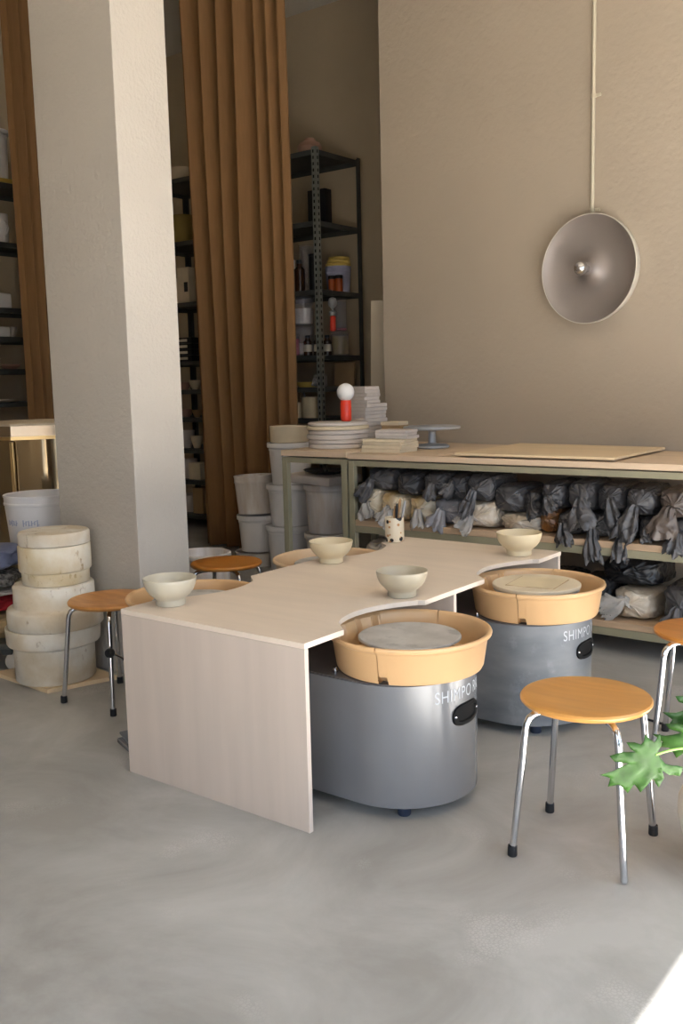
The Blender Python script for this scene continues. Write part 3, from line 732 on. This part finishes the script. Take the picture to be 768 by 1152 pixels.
cp = wc + dv*1.655 + nv*.012
cd = thing('conduit_pipe', 'cream conduit pipe running up the wall from the dish lamp', 'pipe', (cp.x,cp.y,2.27), rzl)
MB().tube([(0,0,.012),(0,0,CEIL-2.27-.001)], .0105, 14).build('pipe', M['creamp'], cd)
MB().tube([(0,0,-.005),(0,0,.012)], .006, 10).build('cable_end', M['rimlight'], cd)
for z_ in (.035,.655,1.9):
    k = MB(); k.box((-.002,0,z_), (.022,.028,.022), bevel=.003); k.box((-.008,.028,z_), (.008,.034,.018), bevel=.002); k.build('clip', M['creamp'], cd)

# ------------------------------------------------------------------ curtains
def curtain(name, label, x0, x1, y, z0, z1, seed, waves, amp, shift=0, along_y=False):
    r = random.Random(seed); NX, NZ = 260, 26
    # irregular pleat phase
    ks = [r.uniform(.6,1.5) for _ in range(waves)]; tot = sum(ks)
    edges = [0]
    for k in ks: edges.append(edges[-1]+k/tot)
    amps = [r.uniform(.6,1.2) for _ in range(waves)]
    bm = bmesh.new(); g = []
    for j in range(NZ+1):
        t = j/NZ; z = z0+(z1-z0)*t; row = []
        for i in range(NX+1):
            u = i/NX
            uu = min(.9999, max(0, u+.012*math.sin(3.2*t+u*9+seed)*(u*(1-u)*4)))
            k = max(w for w in range(waves) if edges[w] <= uu)
            f = (uu-edges[k])/(edges[k+1]-edges[k])
            d = amp*amps[k]*(math.sin(2*PI*f)) + .012*math.sin(6*uu+4*t)
            xx = x0+(x1-x0)*u + shift*(1-t)*(1-u) + .25*amp*math.sin(4*PI*f)*.5
            p = (xx, y+d, z) if not along_y else (y+d, xx, z)
            row.append(bm.verts.new(p))
        g.append(row)
    for A, B in zip(g, g[1:]):
        for i in range(NX): bm.faces.new((A[i],A[i+1],B[i+1],B[i]))
    b = MB(); b.bm.free(); b.bm = bm
    o = b.build(name, M['curtain'], None, smooth=80)
    sm = o.modifiers.new('thickness', 'SOLIDIFY'); sm.thickness = .004
    return tag(o, label, 'curtain')
curtain('curtain', 'long brown pleated curtain hanging behind the stacked white buckets', -4.16, -3.05, 3.62, .02, CEIL-.05, 3, 7, .075, .06)
curtain('curtain', 'narrow brown curtain hanging left of the pillar above the steel kiln', 2.53, 2.95, -5.0, .02, CEIL-.05, 5, 4, .05, 0, True)
for nm, lb, p0, p1 in (('curtain_rail','curtain rail above the long brown curtain',(-4.6,3.62,CEIL-.03),(-2.45,3.62,CEIL-.03)),('curtain_rail','curtain rail above the narrow brown curtain',(-5.0,1.6,CEIL-.03),(-5.0,3.5,CEIL-.03))):
    tag(MB().tube([p0,p1], .012, 10).build(nm, M['rack'], None), lb, 'rail')

# ------------------------------------------------------------------ steel shelving in the alcove
def rack(label, loc, rz, W, D, H, levels):
    """origin at the front right post; shelves run towards -x, depth towards +y"""
    t = thing('shelving_unit', label, 'shelves', loc, rz)
    for (x, y, sx, sy) in ((0,0,-1,1),(-W,0,1,1),(0,D,-1,-1),(-W,D,1,-1)):
        b = MB(); b.box((sx*.0225,sy*.0015,H/2), (.045,.003,H)); b.box((sx*.0015,sy*.0225,H/2), (.003,.045,H))
        o = b.build('post', M['holes'] if (x, y) == (0,0) else M['rack'], t, (x,y,0), smooth=0)
    for z in levels:
        b = MB(); b.box((-W/2, D/2, z-.002), (W-.008,D-.008,.003))
        b.box((-W/2,.006,z-.022), (W-.008,.003,.04)); b.box((-W/2,D-.006,z-.022), (W-.008,.003,.04))
        b.box((-.006,D/2,z-.022), (.003,D-.008,.04)); b.box((-W+.006,D/2,z-.022), (.003,D-.008,.04))
        b.build('shelf', M['rack'], t, smooth=0)
    return t
LV = [.14,.47,.77,1.07,1.335,1.605,2.15,2.71,3.28]
rack('dark steel shelving unit with jars at the right end of the curtained alcove', (-3.31,4.26,0), 0, 1.15, .62, 3.30, LV)
rack('dark steel shelving unit seen between the pillar and the long curtain', (-4.50,4.26,0), 0, 1.0, .62, 3.30, LV)
LL = [.5,.95,1.27,1.55,1.82,2.06,2.6,3.085]
rack('dark steel shelving unit at the left edge of the photo behind the kiln', (-5.41,3.2,0), PI/2, 1.6, .5, 3.4, LL)

def jar(name, label, cat, x, y, z, R, H, body, lid=None, lidh=.02, fill=None, fillh=.5, neck=1.0, lab=None, group=None):
    t = thing(name, label, cat, (x,y,z+.0006), 0, group)
    n = neck
    MB().lathe([(0,0),(R*.94,0),(R,R*.08),(R,H*.80),(R*n,H*.90 if n < 1 else H*.97),(R*n,H),(R*n*.93,H),(R*n*.93,H*.9),(R*.93,H*.78),(R*.93,R*.14),(0,R*.12)], seg=28).build('body', body, t)
    if fill: MB().lathe([(0,R*.13),(R*.9,R*.15),(R*.9,H*fillh),(0,H*fillh)], seg=24).build('contents', fill, t)
    if lid: MB().lathe([(0,H+.0008),(R*n*1.05,H+.0008),(R*n*1.06,H+lidh-.003),(R*n*1.0,H+lidh),(0,H+lidh)], seg=24).build('lid', lid, t)
    if lab: MB().lathe([(R*1.012,H*.22),(R*1.012,H*.62)], seg=28).build('label', lab, t)
    return t
G = 'containers on the steel shelving'
y4 = 4.40
v = MB(); v.lathe([(0,0),(.07,0),(.10,.03),(.105,.07),(.085,.105),(.05,.122),(.045,.14),(.04,.14),(.04,.12),(0,.12)], seg=32)
tag(v.build('vase', M['terr'], None, (-3.52,4.45,3.2806)), 'round pinkish vase on top of the shelving unit', 'vase')
b = MB(); b.box((0,0,.14), (.19,.09,.28), bevel=.004); tag(b.build('black_box', M['black'], None, (-3.43,4.45,2.7106)), 'tall black box on the second shelf from the top', 'box')
jar('jar', 'tall empty glass jar behind the pale bottle on the third shelf', 'jar', -3.66,4.55,2.15, .075,.40, M['glass'], M['glass'])
jar('tub', 'white lidded tub at the curtain edge, lower of two', 'tub', -3.735,4.38,2.15, .058,.125, M['bucket'], M['bucket'])
jar('tub', 'white lidded tub at the curtain edge, upper of two', 'tub', -3.735,4.38,2.298, .058,.115, M['bucket'], M['bucket'])
jar('bottle', 'glass bottle with white base label on the third shelf', 'bottle', -3.60,4.36,2.15, .046,.24, M['amber'], M['black'], .03, neck=.5)
jar('canister', 'black canister beside the shelving post on the third shelf', 'canister', -3.47,4.40,2.15, .045,.29, M['black'], M['black'])
bk = make_bucket('lilac bucket under a stack of yellow lids on the third shelf', (-3.44,4.70,2.1506), .115, .225, M['lilac'])
for i, lb in enumerate(('lowest yellow lid on the lilac bucket','middle yellow lid on the lilac bucket','top yellow lid on the lilac bucket')):
    b = MB(); b.lathe([(0,0),(.108-.008*i,0),(.112-.008*i,.006),(.11-.008*i,.024),(0,.026)], seg=36); tag(b.build('lid', M['lemon'], None, (-3.44+.006*i,4.70,2.3762+i*.0268)), lb, 'lid')
jar('jar', 'small jar of orange liquid in front of the lilac bucket, left one', 'jar', -3.405,4.56,2.15, .030,.105, M['rust'], M['black'], .03)
jar('jar', 'small jar of orange liquid in front of the lilac bucket, right one', 'jar', -3.36,4.60,2.15, .034,.11, M['rust'], M['black'], .03)
jar('tub', 'white tub with clear lid on the fourth shelf, lower of two', 'tub', -3.60,4.40,1.605, .09,.24, M['glass'], M['glass'], fill=M['bucket'], fillh=.45)
jar('tub', 'white filled clear tub on the fourth shelf, upper of two', 'tub', -3.60,4.40,1.867, .09,.24, M['glass'], M['glass'], fill=M['bucket'], fillh=.6)
jar('jar', 'jar of pink powder on the fourth shelf beside the curtain', 'jar', -3.63,4.30,1.605, .058,.17, M['glass'], M['glass'], fill=M['pink'], fillh=.85) .location.y = 4.285
jar('bottle', 'brown bottle with paper label left of the shelving post', 'bottle', -3.505,4.33,1.605, .036,.15, M['amber'], M['black'], .022, neck=.6, lab=M['label'])
jar('bottle', 'brown bottle with paper label close behind the shelving post', 'bottle', -3.42,4.36,1.605, .034,.15, M['amber'], M['black'], .022, neck=.6, lab=M['label'])
jar('bottle', 'brown bottle with paper label right of the shelving post', 'bottle', -3.385,4.45,1.605, .034,.15, M['amber'], M['black'], .022, neck=.6, lab=M['label'])
jar('jar', 'jar of mustard glaze on the fourth shelf, lower of two', 'jar', -3.44,4.70,1.605, .085,.19, M['glass'], M['glass'], fill=M['mustard'], fillh=.9)
jar('jar', 'tall clear jar standing on the mustard glaze jar', 'jar', -3.44,4.70,1.8165, .07,.26, M['glass'], M['glass'], fill=M['pink'], fillh=.1)
rt = thing('hand_whisk', 'red handled whisk hanging from the fourth shelf edge', 'whisk', (-3.268,4.385,1.80))
MB().lathe([(0,0),(.022,.004),(.026,.02),(.024,.12),(.018,.13),(0,.131)], seg=20).build('handle', M['red'], rt)
MB().lathe([(0,.1315),(.03,.134),(.034,.16),(.02,.172),(.008,.175),(.008,.19),(.034,.215),(.04,.24),(.03,.275),(0,.29)], seg=20).build('head', M['alud'], rt)
MB().tube([(0,0,.288),(0,0,.34),(-.02,0,.353),(-.046,0,.352)], .003, 8).build('hook', M['rack'], rt)
b = MB(); b.lathe([(0,0),(.10,0),(.125,.03),(.128,.045),(.12,.045),(.098,.008),(0,.008)], seg=32); tag(b.build('dish', M['lemon'], None, (-3.56,4.42,1.3356)), 'yellow dish on the fifth shelf beside the curtain', 'dish')
b = MB(); b.box((0,0,.105), (.20,.03,.21), bevel=.003); o = b.build('notebook', M['card'], None, (-3.43,4.74,1.338)); o.rotation_euler = (-.12,0,.1); tag(o, 'brown cardboard notebook leaning on the fifth shelf', 'notebook')
b = make_bag('small crumpled clear bag beside the post on the fifth shelf', -3.395, 1.3356, .10, .11, M['film'], (.05,.4,.06), 41, yf=4.30, d=.10, name='plastic_bag'); b['category'] = 'bag'
for x, R, H, nm, lb in ((-3.655,.058,.135,'pot','small cream pot of wooden tools at the bottom of the visible shelving'),(-3.515,.078,.18,'pot','taller beige pot at the bottom of the visible shelving')):
    jar(nm, lb, 'pot', x, 4.36, 1.07, R, H, M['cream'])
for i, (x, dx, m, lb) in enumerate(((-3.67,-.10,'wood_tool','wooden tool leaning left in the small cream pot'),(-3.64,.06,'wood_tool','wooden tool leaning right in the small cream pot'),(-3.53,-.25,'alud','metal tool leaning left in the taller beige pot'))):
    b = MB(); b.tube([(x,4.36,1.09),(x+dx*.22,4.36,1.27),(x+dx*.3,4.36,1.33)], [.006,.006,.010], 10); tag(b.build('modelling_tool', M[m], None), lb, 'tool')
# second unit
def simple(name, label, cat, x, y, z, prof, m, group=None):
    b = MB(); b.lathe(prof, seg=32); return tag(b.build(name, m, None, (x,y,z+.0006)), label, cat, group)
def bowlp(R, H): return [(0,.004),(R*.5,0),(R*.55,.006),(R*.9,H*.6),(R,H),(R*.95,H),(R*.84,H*.6),(R*.4,.016),(0,.014)]
simple('bowl', 'biscuit bowl on the highest shelf beside the long curtain', 'bowl', -5.07,4.42,3.28, bowlp(.125,.12), M['plaster_w'])
simple('pot', 'tall ochre cylinder pot on the second shelf beside the long curtain', 'pot', -5.10,4.44,2.71, [(0,0),(.10,0),(.105,.01),(.10,.27),(.092,.27),(.09,.02),(0,.02)], M['mustard'])
for x, w, z, h, lb in ((-5.15,.15,2.1506,.125,'lower small white carton right of the pillar'),(-5.15,.15,2.2765,.11,'upper small white carton right of the pillar'),(-5.0,.16,2.1506,.33,'tall white carton with a dark hand hole beside the long curtain')):
    t = thing('carton', lb, 'carton', (x,4.42,z))
    MB().box((0,0,h/2), (w-.01,.2,h), bevel=.003).build('box', M['plaster_w'], t, smooth=0)
    if h > .3: MB().box((.035,-.1005,h*.45), (.05,.002,.09), bevel=.0009, seg=1).build('hand_hole', M['black'], t, smooth=0)
for i in range(4):
    t = thing('file_box', ['lowest','second','third','topmost'][i]+' black file box in the stack right of the pillar', 'box', (-5.05,4.42,1.6056+.0565*i), 0, 'stack of black file boxes')
    MB().box((0,0,.027), (.27,.22,.054), bevel=.004).build('case', M['black'], t, smooth=0)
    MB().box((0,-.1115,.027), (.16,.002,.024)).build('label', M['label'], t, smooth=0)
k = 0
for x, z, R, H, m, nm, lb in ((-5.13,1.335,.07,.07,'terr','bowl','pinkish bowl, left on the shelf under the file boxes'),(-4.98,1.335,.06,.09,'plaster_w','bowl','pale bowl, right on the shelf under the file boxes'),
      (-5.12,1.07,.06,.075,'terr','bowl','small brown bowl, left on the shelf level with the bench'),(-4.97,1.07,.05,.07,'card','bowl','small brown bowl, right on the shelf level with the bench'),
      (-5.14,.77,.09,.17,'plaster','bowl','grey deep bowl on the third shelf from the floor'),(-4.99,.77,.06,.12,'plaster_w','bowl','pale bowl on the third shelf from the floor'),
      (-5.12,.47,.09,.19,'plaster','bowl','grey deep bowl on the second shelf from the floor'),(-5.12,.14,.12,.17,'plaster','bowl','grey deep bowl on the lowest shelf')):
    simple(nm, lb, 'bowl', x, 4.40, z, bowlp(R,H), M[m])
for x, z, w, h, lb in ((-4.95,.4706,.16,.16,'small cream carton on the second shelf from the floor'),(-4.92,.1406,.14,.25,'tall brown carton on the lowest shelf')):
    b = MB(); b.box((0,0,h/2), (w,.18,h), bevel=.003); tag(b.build('carton', M['card'] if h > .2 else M['plaster_w'], None, (x,4.40,z), smooth=0), lb, 'carton')
# left unit, beyond the kiln
xl = -5.55
b = make_bucket('white bucket on a yellow tray at the top left edge of the photo', (xl,2.76,3.1206), .11, .40, M['bucket'], lid=True)
b = MB(); b.box((0,0,.016), (.3,.32,.032), bevel=.004); tag(b.build('tray', M['lemon'], None, (xl,2.74,3.0856), smooth=0), 'yellow tray under the white bucket at the top left edge', 'tray')
def mug(loc, R, H, m, label, a):
    t = thing('mug', label, 'mug', loc, a)
    MB().lathe([(0,0),(R*.9,0),(R*.95,.01),(R,H),(R*.93,H),(R*.88,.02),(0,.015)], seg=32).build('cup', m, t)
    MB().tube([(R*.95+.045*math.sin(k*PI/10), 0, H*.78-.012-H*.5*k/10) for k in range(11)], .007, 8).build('handle', m, t)
mug((xl,2.775,2.6006), .055, .25, M['bucket'], 'tall white mug touching the narrow curtain edge', 0)
mug((xl,2.655,2.6006), .045, .22, M['bucket'], 'tall white mug with handle at the left edge of the photo', .5)
for y, z, w, h, lb in ((2.66,2.0606,.2,.125,'white box on the shelf at the left edge, higher of the two'),(2.64,1.8206,.17,.085,'flat white box on the shelf at the left edge, lower of the two')):
    b = MB(); b.box((0,0,h/2), (.2,w,h), bevel=.012, seg=3); tag(b.build('white_box', M['bucket'], None, (xl,y,z)), lb, 'box')
simple('bowl', 'small grey bowl beside the flat white box at the left edge', 'bowl', xl,2.80,1.82, bowlp(.05,.09), M['plaster'])
for i in range(5):
    simple('plate', ['lowest','second','third','fourth','topmost'][i]+' plate in the stack at the left edge shelf', 'plate', xl,2.575,1.55+.0185*i, [(0,.002),(.05,0),(.09,.012),(.092,.016),(.05,.006),(0,.006)], M['plaster_w'], 'stack of pale plates')
simple('dish', 'shallow brown dish beside the stack of plates at the left edge', 'dish', xl,2.765,1.55, [(0,.002),(.05,0),(.085,.03),(.088,.042),(.082,.04),(.05,.012),(0,.010)], M['terr'])
simple('platter', 'wide shallow pale platter on the shelf just above the kiln', 'platter', xl,2.62,1.27, [(0,.002),(.10,0),(.165,.016),(.17,.026),(.165,.026),(.10,.010),(0,.008)], M['plaster_w'])
o = MB()
o.box((0,0,.985), (.40,.024,1.97), bevel=.003)
o = o.build('white_board', M['board_w'], None, (-2.345,3.92,.004), smooth=0); o.rotation_euler = (0,.02,.30)
tag(o, 'tall pale board leaning in the alcove beside the wall corner', 'board')

# ------------------------------------------------------------------ left side: kiln, moulds, trolley
kl = thing('kiln', 'polished steel top loading kiln at the left edge behind the pillar', 'kiln', (-3.30,1.46,0), math.radians(54.5-90-0))
def octo(R, n=8): return [(R*math.cos(2*PI*(i+.5)/n), R*math.sin(2*PI*(i+.5)/n)) for i in range(n)]
RK = .44
jk = MB(); jk.lathe([(0,.19),(RK,.19),(RK,1.085),(0,1.085)], seg=120, rfun=lambda r, z, a: (r*(.957+.010*math.sin(8*a+1)+.006*math.sin(13*a+.6)+.0035*math.sin(29*a+1.5*z)) if r > .1 else r, z)); jk.build('jacket', M['steel'], kl, smooth=40)
tr = MB()
for x, y in octo(RK+.004): tr.box((x,y,.63), (.022,.022,.89), rz=math.atan2(y,x), bevel=.003)
tr.build('corner_trim', M['brasstrim'], kl, smooth=0)
MB().prism(octo(RK+.012), 1.0855, 1.105).build('top_band', M['brasstrim'], kl, smooth=0)
MB().prism(octo(RK+.006), 1.1055, 1.165).build('lid_band', M['lidsteel'], kl, smooth=0)
MB().prism(octo(RK+.008), 1.1655, 1.178).build('lid_top', M['brick'], kl, smooth=0)
for a in (.4,2,3.5,5.1):
    MB().tube([(.3*math.cos(a),.3*math.sin(a),.189),(.34*math.cos(a),.34*math.sin(a),0)], .02, 12).build('leg', M['rack'], kl)
hg = MB(); hg.box((.36,.34,1.13), (.05,.05,.16), bevel=.006); hg.build('hinge', M['rack'], kl, smooth=0)

b = MB(); b.prism([(-2.30,.395),(-1.845,.372),(-1.745,.690),(-2.2,.757)], 0, .019)
tag(b.build('plywood_board', M['plyraw'], None, smooth=0), 'plywood board on the floor under the plaster moulds', 'board')
mc = (-1.992,.530)
def mould(label, z, prof, m, dx=0, dy=0, rf=True):
    b = MB(); s_ = rnd.uniform(0,9)
    b.lathe(prof, seg=64, rfun=lambda r, z, a: (r*(1+.006*math.sin(3*a+s_)+.004*noise.noise(Vector((math.cos(a)*2,math.sin(a)*2,z*14+s_)))), z))
    return tag(b.build('plaster_mould', m, None, (mc[0]+dx,mc[1]+dy,z), smooth=50), label, 'mould')
mould('bottom plaster mould with a wide collar, standing on the plywood board', .0195, [(0,0),(.178,0),(.184,.006),(.186,.165),(.196,.17),(.210,.174),(.214,.182),(.218,.25),(.216,.255),(0,.255)], M['mould'])
mould('stepped plaster mould with dark stains around its collar, second from the bottom', .2755, [(0,0),(.214,0),(.219,.005),(.219,.078),(.214,.088),(.190,.094),(.186,.098),(.185,.192),(.178,.200),(0,.201)], M['mould'], .011, .008)
mould('yellowed plaster mould with overhanging upper rim, third from the bottom', .4775, [(0,0),(.149,0),(.153,.004),(.154,.058),(.162,.061),(.165,.066),(.165,.176),(.161,.181),(0,.181)], M['mouldy'], .022, .018)
mould('round plaster lid topping the stack of moulds', .6595, [(0,0),(.157,0),(.162,.004),(.162,.052),(.156,.060),(.10,.0605),(0,.0605)], M['mould'], .025, .018)
b2 = MB(); b2.lathe([(0,0),(.15,0),(.155,.005),(.155,.33),(.15,.34),(.158,.345),(.158,.385),(.152,.392),(.12,.392),(.11,.37),(0,.37)], seg=56)
kc = (-2.605,.91)
tag(b2.build('plaster_mould', M['mouldy'], None, (kc[0],kc[1],0), smooth=50), 'tall hollow plaster mould behind the main stack, carrying the white bucket', 'mould')
bx = MB(); bx.lathe([(0,0),(.10,0),(.10,.155),(0,.155)], seg=36)
tag(bx.build('plaster_mould', M['mould'], None, (kc[0]+.01,kc[1]+.01,.3705), smooth=50), 'small plaster mould directly under the white bucket', 'mould')
bl_ = make_bucket('open white bucket with blue print on top of the moulds beside the pillar', (kc[0]+.0,kc[1]+.02,.526), .19, .295, M['bucket'])
pr = MB()
for k in range(13):
    if k == 5: pr.build('blue_print', M['print'], bl_, smooth=0); pr = MB()
    if k in (5,6): continue
    th = math.radians(-100)+k*.085; h_ = (.028,.02,.034,.024,.03)[k % 5]; zc = .155
    rr = .19*(.86+.105*zc/.24)+.001
    pr.box((rr*math.cos(th), rr*math.sin(th), zc), (.002,.006,h_), rz=th)
    pr.box((rr*math.cos(th+.03), rr*math.sin(th+.03), zc+.01*(k%3-1)), (.002,.008,.004), rz=th+.03)
pr.build('blue_print', M['print'], bl_, smooth=0)
# low trolley with soft things on it, cut by the left edge
TLC = (-2.53,.50); TLR = math.radians(37)
tl = thing('trolley', 'low dark trolley on white castors at the left edge of the photo', 'trolley', (TLC[0],TLC[1],0), TLR)
MB().box((0,0,.137), (.50,.40,.028), bevel=.006).build('deck', M['rack'], tl, smooth=0)
for x in (-.2,.2):
    for y in (-.15,.15):
        c_ = MB(); c_.box((x-.03,y+.0,.105), (.05,.05,.034), bevel=.004); c_.box((x,y+.022,.075), (.03,.004,.08)); cc = c_.build('castor_fork', M['rack'], tl, smooth=0)
        MB().lathe([(0,-.014),(.038,-.014),(.046,-.010),(.049,-.004),(.049,.004),(.046,.010),(.038,.014),(0,.014)], mtx=Matrix.Translation((x,y,.049)) @ Matrix.Rotation(PI/2,4,'X'), seg=28).build('wheel', M['wheelw'], cc)
def lump(name, label, cat, loc, d, m, seed, rz=0):
    bm = bmesh.new(); bmesh.ops.create_icosphere(bm, subdivisions=5, radius=1)
    o_ = Vector((seed,seed*2,seed*3))
    for v in bm.verts:
        p = v.co.copy()
        k = 1+.16*noise.fractal(o_+p*1.6, .9, 2, 4)
        q = Vector((math.copysign(abs(p.x)**.7,p.x), math.copysign(abs(p.y)**.7,p.y), math.copysign(abs(p.z)**.6,p.z)))*k
        v.co = Vector((q.x*d[0]/2, q.y*d[1]/2, max(0, d[2]/2+q.z*d[2]/2)))
    b = MB(); b.bm.free(); b.bm = bm
    o = b.build(name, m, None, loc, smooth=80); o.rotation_euler.z = rz
    return tag(o, label, cat)
lump('sack', 'beige sack lying on the low trolley', 'sack', (TLC[0],TLC[1],.1515), (.40,.32,.125), M['sack'], 2.3, TLR)
lump('red_cloth', 'crumpled red cloth on the trolley at the left edge', 'cloth', (TLC[0],TLC[1],.282), (.39,.32,.08), M['redcloth'], 7.7, TLR)
lump('white_cloth', 'folded white cloth lying between red cloth and patterned cloth', 'cloth', (TLC[0],TLC[1],.366), (.37,.31,.028), M['whitecloth'], 5.1, TLR)
lump('patterned_cloth', 'black and white patterned cloth on top of the white cloth', 'cloth', (TLC[0],TLC[1],.398), (.38,.30,.085), M['speckcloth'], 9.2, TLR)
lump('plastic_bag', 'blue grey plastic bag topping the pile of cloths on the trolley', 'bag', (TLC[0]+.02,TLC[1]+.02,.488), (.36,.28,.12), M['bluecloth'], 11.4, TLR)

# ------------------------------------------------------------------ plant at the right edge
pc = (1.106,.508)
pt = thing('potted_plant', 'leafy green plant in a pale round pot at the right edge', 'plant', (pc[0],pc[1],0))
MB().lathe([(0,0),(.085,0),(.09,.006),(.09,.02),(.105,.05),(.135,.10),(.148,.155),(.146,.20),(.130,.245),(.124,.262),(.13,.275),(.124,.279),(.114,.27),(.112,.25),(0,.25)], seg=56).build('pot', M['potc'], pt)
MB().lathe([(0,.2505),(.108,.2505),(.06,.262),(0,.268)], seg=36).build('soil', M['soil'], pt)
OUT = [(668,600),(682,565),(676,525),(655,553),(640,545),(626,528),(612,568),(590,560),(560,558),(578,585),(598,598),(550,600),(505,615),(522,634),(575,641),(545,662),(520,678),(474,690),(515,710),(508,743),(545,733),(562,748),(585,780),(604,738),(612,748),(626,768),(650,722),(664,704),(676,728),(690,747),(701,700),(692,668),(722,691),(760,697),(763,655),(742,648),(705,646)]
JX, JY = 665, 605
def leaf(nm, m, base, uvec, vvec, sc_, curl=.25, seed=0):
    """base = where the stalk meets the blade; uvec / vvec span the blade"""
    u = Vector(uvec).normalized(); v = Vector(vvec); v = (v-u*u.dot(v)).normalized(); n = u.cross(v)
    bm = bmesh.new()
    pts = [Vector(((x-JX)*.00066*sc_, -(y-JY)*.00066*sc_, 0)) for x, y in OUT]
    vs = [bm.verts.new(p) for p in pts]
    es = [bm.edges.new((vs[i], vs[(i+1)%len(vs)])) for i in range(len(vs))]
    bmesh.ops.triangle_fill(bm, use_beauty=True, use_dissolve=False, edges=es)
    for _ in range(3): bmesh.ops.subdivide_edges(bm, edges=[e for e in bm.edges if e.calc_length() > .011*sc_], cuts=1)
    bmesh.ops.triangulate(bm, faces=bm.faces)
    for w in bm.verts:
        x, y = w.co.x/sc_, w.co.y/sc_
        rr = math.hypot(x, y); a = math.atan2(y, x)
        h = -curl*rr*rr*6 + .0035*math.cos(11*a+seed)*min(1, rr/.04) + .006*math.sin(30*x+seed)*rr*8
        w.co = Vector(base) - Vector((pc[0],pc[1],0)) + u*w.co.x + v*w.co.y + n*h*sc_
    b = MB(); b.bm.free(); b.bm = bm
    o = b.build(nm, m, pt, smooth=60)
    s_ = o.modifiers.new('thickness', 'SOLIDIFY'); s_.thickness = .0009
    return o
camr = Vector((.792,.610,0)); camu = Vector((.10,-.13,.98)); camf = Vector((-.605,.785,-.135))
def stalk(p1, p2, p3, r=.0032):
    P = [Vector(p) - Vector((pc[0],pc[1],0)) for p in (p1,p2,p3)]
    pts = []
    for i in range(15):
        t = i/14; pts.append(P[0]*(1-t)**2 + P[1]*2*t*(1-t) + P[2]*t*t)
    MB().tube(pts, r, 8).build('leaf_stalk', M['stem'], pt)

j1 = Vector((1.018,.121,.444))
leaf('leaf', M['green'], j1, camr, camu, 1.05, .10, 0)
stalk((1.09,.495,.262), (1.10,.30,.46), tuple(j1))
j2 = Vector((1.075,.335,.455))
leaf('leaf', M['green'], j2, (.80,.58,-.10), (.0,-.25,.95), .95, .3, 2)
stalk((1.085,.50,.262), (1.10,.44,.46), tuple(j2))
j3 = Vector((1.085,.385,.515))
leaf('leaf', M['greend'], j3, (.75,.62,-.22), (.1,.25,.95), 1.0, .3, 4)
stalk((1.095,.50,.262), (1.12,.46,.50), tuple(j3))
j4 = Vector((1.16,.42,.585))
leaf('leaf', M['greend'], j4, (.8,.55,.15), (-.1,-.2,.95), 1.05, .3, 1)
stalk((1.10,.505,.262), (1.15,.52,.52), tuple(j4))
j5 = Vector((1.20,.60,.50))
leaf('leaf', M['green'], j5, (-.3,-.9,.1), (.8,-.2,.6), 1.0, .3, 3)
stalk((1.10,.50,.262), (1.18,.58,.46), tuple(j5))
cbp = [(.10,1.60,.006),(.35,1.56,.0055),(.58,1.50,.0055),(.70,1.47,.0055),(.95,1.60,.0055),(1.4,1.9,.0055)]
tag(MB().tube(cbp, .005, 8).build('cable', M['rubber'], None), 'thin black cable on the floor by the right edge stool', 'cable')

# ------------------------------------------------------------------ camera
cam = bpy.data.cameras.new('camera'); co = bpy.data.objects.new('camera', cam); C.objects.link(co)
f_, yaw, pit, rol = 1073.32, .6563, .1351, -.0240
fw = Vector((-math.sin(yaw)*math.cos(pit), math.cos(yaw)*math.cos(pit), -math.sin(pit)))
r0 = Vector((math.cos(yaw), math.sin(yaw), 0)); u0 = r0.cross(fw)
r_ = r0*math.cos(rol) + u0*math.sin(rol); u_ = -r0*math.sin(rol) + u0*math.cos(rol)
m3 = Matrix((r_, u_, -fw)).transposed()
co.matrix_world = Matrix.Translation((1.78698,-2.12197,1.37144)) @ m3.to_4x4()
cam.sensor_fit = 'VERTICAL'; cam.sensor_height = 36; cam.lens = f_/1152*36
cam.clip_start = .05; cam.clip_end = 100
sc.camera = co

# ------------------------------------------------------------------ daylight
w = bpy.data.worlds.new('daylight'); sc.world = w; w.use_nodes = True
nt = w.node_tree; bg = nt.nodes['Background']
tc = nt.nodes.new('ShaderNodeTexCoord'); sx = nt.nodes.new('ShaderNodeSeparateXYZ'); rp = nt.nodes.new('ShaderNodeValToRGB')
mr = nt.nodes.new('ShaderNodeMapRange'); mr.inputs[1].default_value = -1; mr.inputs[2].default_value = 1
nt.links.new(tc.outputs['Generated'], sx.inputs[0]); nt.links.new(sx.outputs[2], mr.inputs[0]); nt.links.new(mr.outputs[0], rp.inputs['Fac'])
e = rp.color_ramp.elements; e[0].position = .46; e[0].color = (.27,.27,.27,1); e[1].position = .56; e[1].color = (.62,.78,1.0,1)
nt.links.new(rp.outputs['Color'], bg.inputs['Color']); bg.inputs['Strength'].default_value = 3.4
def portal(name, loc, rot, sx_, sy_):
    l = bpy.data.lights.new(name, 'AREA'); l.shape = 'RECTANGLE'; l.size = sx_; l.size_y = sy_; l.cycles.is_portal = True
    o = bpy.data.objects.new(name, l); C.objects.link(o); o.location = loc; o.rotation_euler = rot
portal('window_daylight', (WX+.1,-.25,1.6), (0,PI/2,0), 3.2, 4.9)
portal('door_daylight', (1.3,FY-.1,1.3), (PI/2,0,0), 2.6, 2.6)
sl = bpy.data.lights.new('sun', 'SUN'); sl.energy = 92; sl.angle = math.radians(1.2); sl.color = (1,.98,.96)
so = bpy.data.objects.new('sun', sl); C.objects.link(so)
sd = Vector((-2.335,-.35,-3.2)); so.rotation_euler = sd.to_track_quat('-Z','Y').to_euler(); so.location = (6,0,6)

vs_ = sc.view_settings; vs_.view_transform = 'Standard'; vs_.look = 'None'; vs_.gamma = 1; vs_.use_curve_mapping = False
vs_.exposure = 0.03
